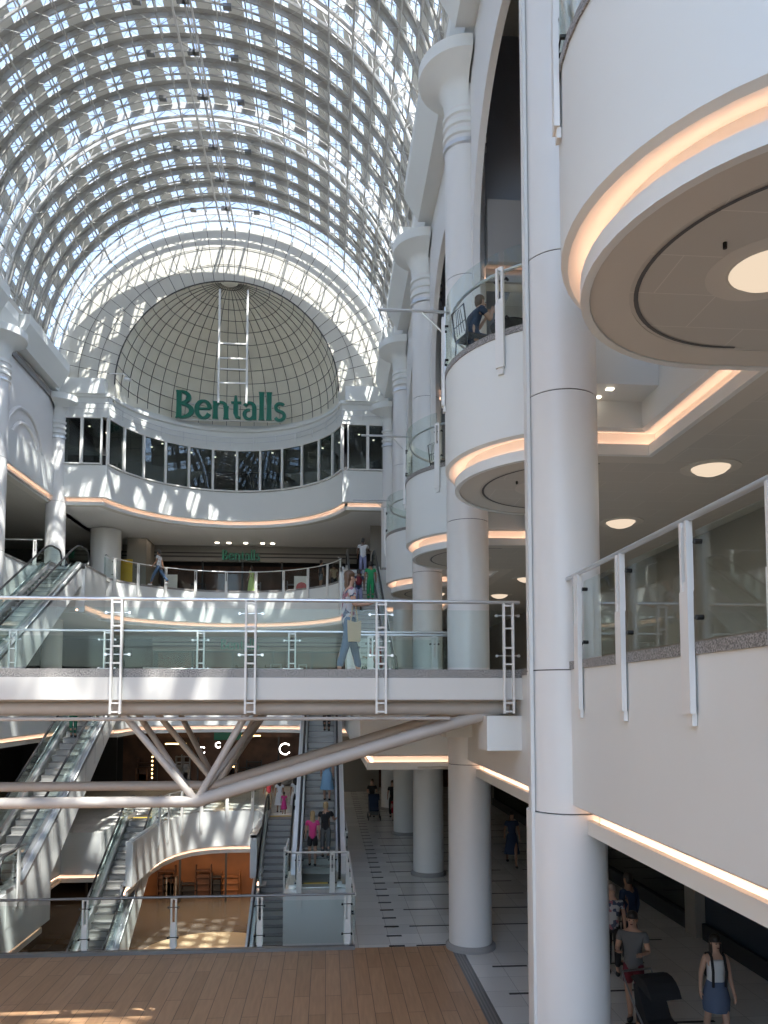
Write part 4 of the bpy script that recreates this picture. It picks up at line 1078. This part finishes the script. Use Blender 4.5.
    if near:
        for sx in (-1, 1):
            MB().ball((hc.x+sx*.030, hc.y+.086, hc.z+.005), .012, .008, .007, 8, 6).build('eye', CL['black'], t, True, loc=(0, 0, 0))
            MB().ball((hc.x+sx*.078, hc.y+.0, hc.z-.01), .010, .018, .030, 8, 6).build('ear', SKIN[skin], t, True, loc=(0, 0, 0))
        MB().ball((hc.x, hc.y+.094, hc.z-.022), .012, .016, .024, 8, 6).build('nose', SKIN[skin], t, True, loc=(0, 0, 0))
        MB().ball((hc.x, hc.y+.086, hc.z-.058), .022, .008, .007, 8, 6).build('mouth', CL['maroon'], t, True, loc=(0, 0, 0))
    if bag == 'backpack':
        b = MB(); b.ball((0, -.20, pz+.27), .15, .09, .20, 12, 8); tagb = b.build('bag', CL['maroon'], t, True, loc=(0, 0, 0)); tagb['label'] = 'brown backpack'
    J['t'] = t; J['s'] = s
    return J
def world_pt(J, key):
    t = J['t']; a = t.rotation_euler.z; p = J[key]*J['s']
    return Vector((t.location.x+p.x*cos(a)-p.y*sin(a), t.location.y+p.x*sin(a)+p.y*cos(a), t.location.z+p.z))
def handbag(label, J, key, w, h, mat, name='tote_bag', d=.10):
    p = world_pt(J, key); t = thing(name, label, 'bag', (p.x, p.y, p.z-h-.25))
    mb = MB(); n = 10
    mb.prism_y([(p.x-w*.42, p.z-h-.25), (p.x+w*.42, p.z-h-.25), (p.x+w*.47, p.z-h-.15), (p.x+w*.5, p.z-.25), (p.x+w*.1, p.z-.28), (p.x-w*.5, p.z-.24), (p.x-w*.46, p.z-h-.15)], p.y-d/2, p.y+d/2); mb.build('bag_body', mat, t)
    for dy in (-.03, .03): MB().tube([(p.x-w*.25, p.y+dy, p.z-.26), (p.x-w*.12, p.y+dy*.5, p.z-.02), (p.x+w*.12, p.y+dy*.5, p.z-.02), (p.x+w*.25, p.y+dy, p.z-.26)], .011, 6).build('strap', mat, t)
# bridge
J = person('woman with curly brown hair walking on the bridge in a patterned top and jeans', .34, 12.15, L1, -75, 1.66, 'step', 'patterned', 'denim', hair='brown', hl=.03, skin=0, arms='hold1', near=True, female=True)
handbag('beige tote bag hanging from the arm of the woman on the bridge', J, 'elR', .22, .33, CL['tan'])
# second floor far end
person('man in a white shirt and jeans walking on the far second floor at the left', -8.5, 40.2-1.4, L2, 80, 1.76, 'walk', 'white', 'denim', hair='dark', skin=1, group=None)
person('person in a long pale green dress walking on the far second floor', -4.2, 42.3, L2, 60, 1.62, 'step', 'lime', 'lime', 'longskirt', hair='dark', hl=.12, skin=1, female=True)
person('person in dark clothes at the right of the far second floor balustrade', -.35, 40.6, L2, -60, 1.68, 'stand', 'black', 'grey', 'shorts', hair='dark', skin=1)
person('person in brown standing near the right end of the far second floor balustrade', .35, 41.6, L2, 20, 1.68, 'stand', 'tan', 'black', hair='dark', skin=1)
# upper right escalator
def esc_z(y, ytop, zt, zb):
    run = (zt-zb)/.577; n = int((zt-zb)/.2); d = run/n; i = math.floor((y-(ytop-run))/d); return zb+max(0, min(i, n))*(zt-zb)/n
def rider(label, x, y, e, **k):
    yt, zt, zb = e; person(label, x, y, esc_z(y, yt, zt, zb), 0, **k)
E2 = (33.4, L2, L1); E1 = (33.0, L1, L0)
rider('person in a white shirt at the top of the upper right escalator', 1.55, 33.0, E2, top='white', legs='lilac', hair='dark', skin=2, arms='rail')
rider('person in a bright green outfit riding the upper right escalator', 1.72, 30.2, E2, top='green', legs='green', hair='dark', skin=1, H=1.6)
rider('person with a brown backpack riding the upper right escalator beside the green outfit', 1.22, 29.6, E2, top='navy', legs='lilac', hair='dark', skin=2, H=1.6, bag='backpack')
# right lower escalator
rider('person in a pink top and black shorts standing low on the right escalator', -.42, 23.75, E1, top='pink', legs='black', bottom='shorts', hair='blond', hl=.04, H=1.62, female=True)
rider('person in a black top holding the rail beside the pink top on the right escalator', -.02, 23.95, E1, top='black', legs='grey', hair='blond', H=1.66, arms='rail')
rider('woman in a long light blue skirt on the middle of the right escalator', 0.02, 26.5, E1, top='skyblue', legs='skyblue', bottom='skirt', hair='brown', H=1.62, female=True)
rider('person in dark clothes with a yellow bag high on the right escalator', .0, 30.2, E1, top='black', legs='black', hair='dark', H=1.68, skin=1)
yb = thing('shoulder_bag', 'small yellow bag beside the dark clothed rider high on the right escalator', 'bag', (-.35, 30.1, esc_z(30.2, *E1)+.7)); MB().ball((-.33, 30.05, esc_z(30.2, *E1)+.95), .12, .06, .15).build('bag_body', YEL, yb, True); MB().tube([(-.33, 30.05, esc_z(30.2, *E1)+1.05), (-.25, 30.1, esc_z(30.2, *E1)+1.35)], .012, 6).build('strap', YEL, yb)
# left long escalator
rider('person in a dark green top high on the left escalator under the bridge', -9.7, 30.1, E1, top='darkgreen', legs='darkgreen', hair='blond', H=1.65)
rider('second person in dark green higher on the left escalator behind the bridge beam', -9.2, 31.0, E1, top='darkgreen', legs='black', hair='dark', H=1.75, skin=1)
# ground floor far
person('woman in a white dress with long dark hair above the lower right escalator', -1.45, 36.0, L0, 10, 1.62, 'stand', 'white', 'white', 'skirt', hair='dark', hl=.25, skin=1, female=True)
person('smaller woman in white at the top of the lower right escalator, left of the other', -2.2, 36.3, L0, 10, 1.52, 'stand', 'white', 'white', 'skirt', hair='dark', hl=.2, skin=1, female=True)
person('person in red near the top of the lower right escalator', -2.75, 36.9, L0, 20, 1.6, 'stand', 'red', 'tan', hair='dark', skin=1)
person('child in pink beside the women in white', -1.95, 35.7, L0, 10, 1.0, 'stand', 'pink', 'pink', 'skirt', hair='dark', skin=1)
person('woman in black behind a pushchair on the far ground floor', 2.05, 34.6, L0, 180, 1.65, 'stand', 'black', 'grey', hair='brown', hl=.12, arms='front', female=True)
person('second woman in black walking beside the pushchair on the far ground floor', 2.95, 34.3, L0, 180, 1.62, 'step', 'black', 'black', hair='brown', hl=.1, female=True)
person('child in a red dress beside the pushchair', 2.95, 33.4, L0, 180, 1.0, 'step', 'red', 'red', 'miniskirt', hair='dark')
def pushchair(label, x, y, z, rz, s=1, dark=True):
    t = thing('pushchair', label, 'pushchair', (x, y, z)); t.rotation_euler = (0, 0, radians(rz)); t.scale = (s, s, s); Z = (0, 0, 0)
    m = CL['navy'] if dark else CL['black']
    seat = MB(); seat.prism_x([(-.25, .42), (.22, .38), (.30, .46), (.0, .52), (-.22, .95), (-.32, .92)], -.2, .2); seat.build('seat', m, t, loc=Z)
    vs = []
    for i in range(7):
        a = radians(20+i*18); vs += [(-.24, -.12+.38*cos(a)*.9, .72+.38*sin(a)), (.24, -.12+.38*cos(a)*.9, .72+.38*sin(a))]
    h = MB(); h.add(vs, [(2*i, 2*i+1, 2*i+3, 2*i+2) for i in range(6)]+[tuple(2*i for i in range(7)), tuple(2*i+1 for i in reversed(range(7)))]); h.build('hood', m, t, loc=Z)
    fr = MB()
    for sx in (-1, 1): fr.tube([(sx*.24, -.55, 1.02), (sx*.24, -.25, .65), (sx*.25, .35, .14)], .014, 6); fr.tube([(sx*.24, .1, .42), (sx*.26, -.33, .14)], .014, 6)
    fr.tube([(-.24, -.55, 1.02), (.24, -.55, 1.02)], .018, 8); fr.build('frame', DSTEEL, t, loc=Z)
    for sx in (-1, 1):
        for yy, r in ((.36, .10), (-.34, .13)):
            MB().tube([(sx*.24, yy, r), (sx*.285, yy, r)], r, 18).build('wheel', BLACK, t, loc=Z)
    MB().box(-.18, .18, -.28, .15, .20, .34).build('basket', CL['grey'], t, loc=Z)
pushchair('dark blue pushchair with hood pushed on the far ground floor', 2.1, 33.9, L0, 180)
person('woman in a dark knee length dress walking in the shaded aisle between two pillars', 5.9, 24.2, L0, 175, 1.68, 'walk', 'navy', 'navy', 'skirt', hair='dark', hl=.1, skin=1, female=True)
# lower right foreground
person('man in a grey T-shirt and red shorts pushing a black pushchair, lower right', 5.02, 12.4, L0, 150, 1.78, 'step', 'grey', 'maroon', 'shorts', hair='dark', skin=0, arms='front', near=True)
pushchair('black pushchair in front of the man in the grey T-shirt, at the bottom edge', 4.95, 11.3, L0, 190, 1.05, False)
J = person('woman in a white tank top and pale denim skirt walking at the lower right corner', 5.94, 11.5, L0, 178, 1.66, 'step', 'white', 'paledenim', 'miniskirt', hair='dark', hl=.22, skin=0, arms='down', near=True, female=True, top_kind='tank')
for sx in (-1, 1):
    q = J['shL' if sx < 0 else 'shR']; a = Vector((q.x*.62, q.y+.02, q.z+.045))
    MB().tube([(q.x*.62, .13, .98), (q.x*.66, .155, 1.22), (a.x, .10, a.z-.03), (a.x, .02, a.z+.015), (a.x, -.10, a.z-.03), (q.x*.6, -.15, 1.15)], .022, 8).build('shoulder_strap', CL['black'], J['t'], True, loc=(0, 0, 0))
MB().ball((0, -.19, 1.2), .14, .08, .19, 12, 8).build('backpack', CL['black'], J['t'], True, loc=(0, 0, 0))
person('person in a navy coat standing in the shade behind the man in grey', 6.05, 15.1, L0, 30, 1.78, 'stand', 'navy', 'black', hair='dark', skin=1, sleeve='long')
person('person in a checked black and white top behind the man in grey', 5.55, 14.7, L0, 160, 1.66, 'stand', 'patterned', 'black', hair='grey', skin=0)
# cafe
person('cafe guest in dark blue leaning over the table on the drum balcony', 2.47, 12.6, L2, -70, 1.68, 'sit', 'navy', 'navy', hair='brown', skin=0, arms='face', sleeve='short', near=True)
person('cafe guest in a white top sitting right of the table on the drum balcony', 3.95, 12.1, L2, 60, 1.6, 'sit', 'white', 'tan', hair='dark', skin=1)
# beyond the bridge
person('person in a pink red top sitting behind the bridge balustrade', 1.25, 18.6, L1, 120, 1.5, 'sit', 'red', 'black', hair='dark', skin=1, arms='front')
tag(MB().tube([(1.3, 18.5, L1), (1.3, 18.5, L1+.34)], [.24, .22], 20).build('stool', CL['grey']), 'low grey stool under the person in pink red', 'stool')

# ------------------------------------------------------------------ light and camera
w = bpy.data.worlds.new('sky_world'); sc.world = w; w.use_nodes = True; nt = w.node_tree; nt.nodes.clear()
sk = nt.nodes.new('ShaderNodeTexSky'); sk.sky_type = 'NISHITA'; sk.sun_disc = False; sk.sun_elevation = radians(60); sk.sun_rotation = radians(120); sk.air_density = 1.0; sk.dust_density = 1.0; sk.ozone_density = 3
bg = nt.nodes.new('ShaderNodeBackground'); bg.inputs[1].default_value = SKY_S; wo = nt.nodes.new('ShaderNodeOutputWorld')
hs = nt.nodes.new('ShaderNodeHueSaturation'); hs.inputs['Saturation'].default_value = .78; nt.links.new(sk.outputs[0], hs.inputs['Color']); nt.links.new(hs.outputs[0], bg.inputs[0]); nt.links.new(bg.outputs[0], wo.inputs[0])
sd = bpy.data.lights.new('sun', 'SUN'); sd.energy = SUN_S; sd.angle = radians(.6); sd.color = (1, .93, .83)
so = bpy.data.objects.new('sun', sd); COL.objects.link(so); so.rotation_euler = Vector(SUN_D).normalized().to_track_quat('-Z', 'Y').to_euler()
def area(name, loc, sx, sy, e, col=(1, .82, .65), rot=(0, 0, 0)):
    d = bpy.data.lights.new(name, 'AREA'); d.shape = 'RECTANGLE'; d.size = sx; d.size_y = sy; d.energy = e; d.color = col
    o = bpy.data.objects.new(name, d); COL.objects.link(o); o.location = loc; o.rotation_euler = rot
area('shop_light_second_floor', (-5, 45, L3-1.85), 12, 1.5, 18)
area('shop_light_first_floor', (-5, 45, L2-2.1), 12, 1.5, 25)
area('shop_light_ground_floor', (-5, 44, L1-2.1), 12, 1.5, 18)
area('shop_light_lower_floor', (-5, 39.5, L0-2.1), 10, 4, 230, (1, .68, .42))
area('aisle_fill_first_floor', (6.4, 14, L2-2.1), 2, 30, 50, (1, .88, .75))  # unseen fill panel added for aisle ambient, no fitting of its own
area('aisle_fill_second_floor', (7, 14, L3-1.9), 2, 30, 120, (1, .88, .75))  # likewise added ambient fill, not a visible lamp
area('top_floor_light', (-5, 43, WT+.1), 12, 2, 20)
cam = bpy.data.cameras.new('camera'); co = bpy.data.objects.new('camera', cam); COL.objects.link(co); sc.camera = co
f_px = 760.0; th = radians(3.75); yaw = math.atan(57/f_px); y0 = 699-f_px*math.tan(th)
cam.sensor_fit = 'VERTICAL'; cam.sensor_height = 36; cam.lens = f_px*36/1024
cam.shift_y = (y0-512)/1024; cam.clip_start = .05; cam.clip_end = 300
co.location = (0, 0, 0); co.rotation_euler = (pi/2+th, 0, -yaw)
vs_ = sc.view_settings; vs_.view_transform = 'Standard'; vs_.look = 'None'; vs_.gamma = 1; vs_.use_curve_mapping = False; vs_.exposure = EXPO
cy = sc.cycles; cy.use_denoising = True; cy.max_bounces = 7; cy.diffuse_bounces = 4; cy.glossy_bounces = 3; cy.transmission_bounces = 3; cy.transparent_max_bounces = 16
cy.caustics_reflective = False; cy.caustics_refractive = False; cy.sample_clamp_indirect = 6; cy.use_light_tree = True
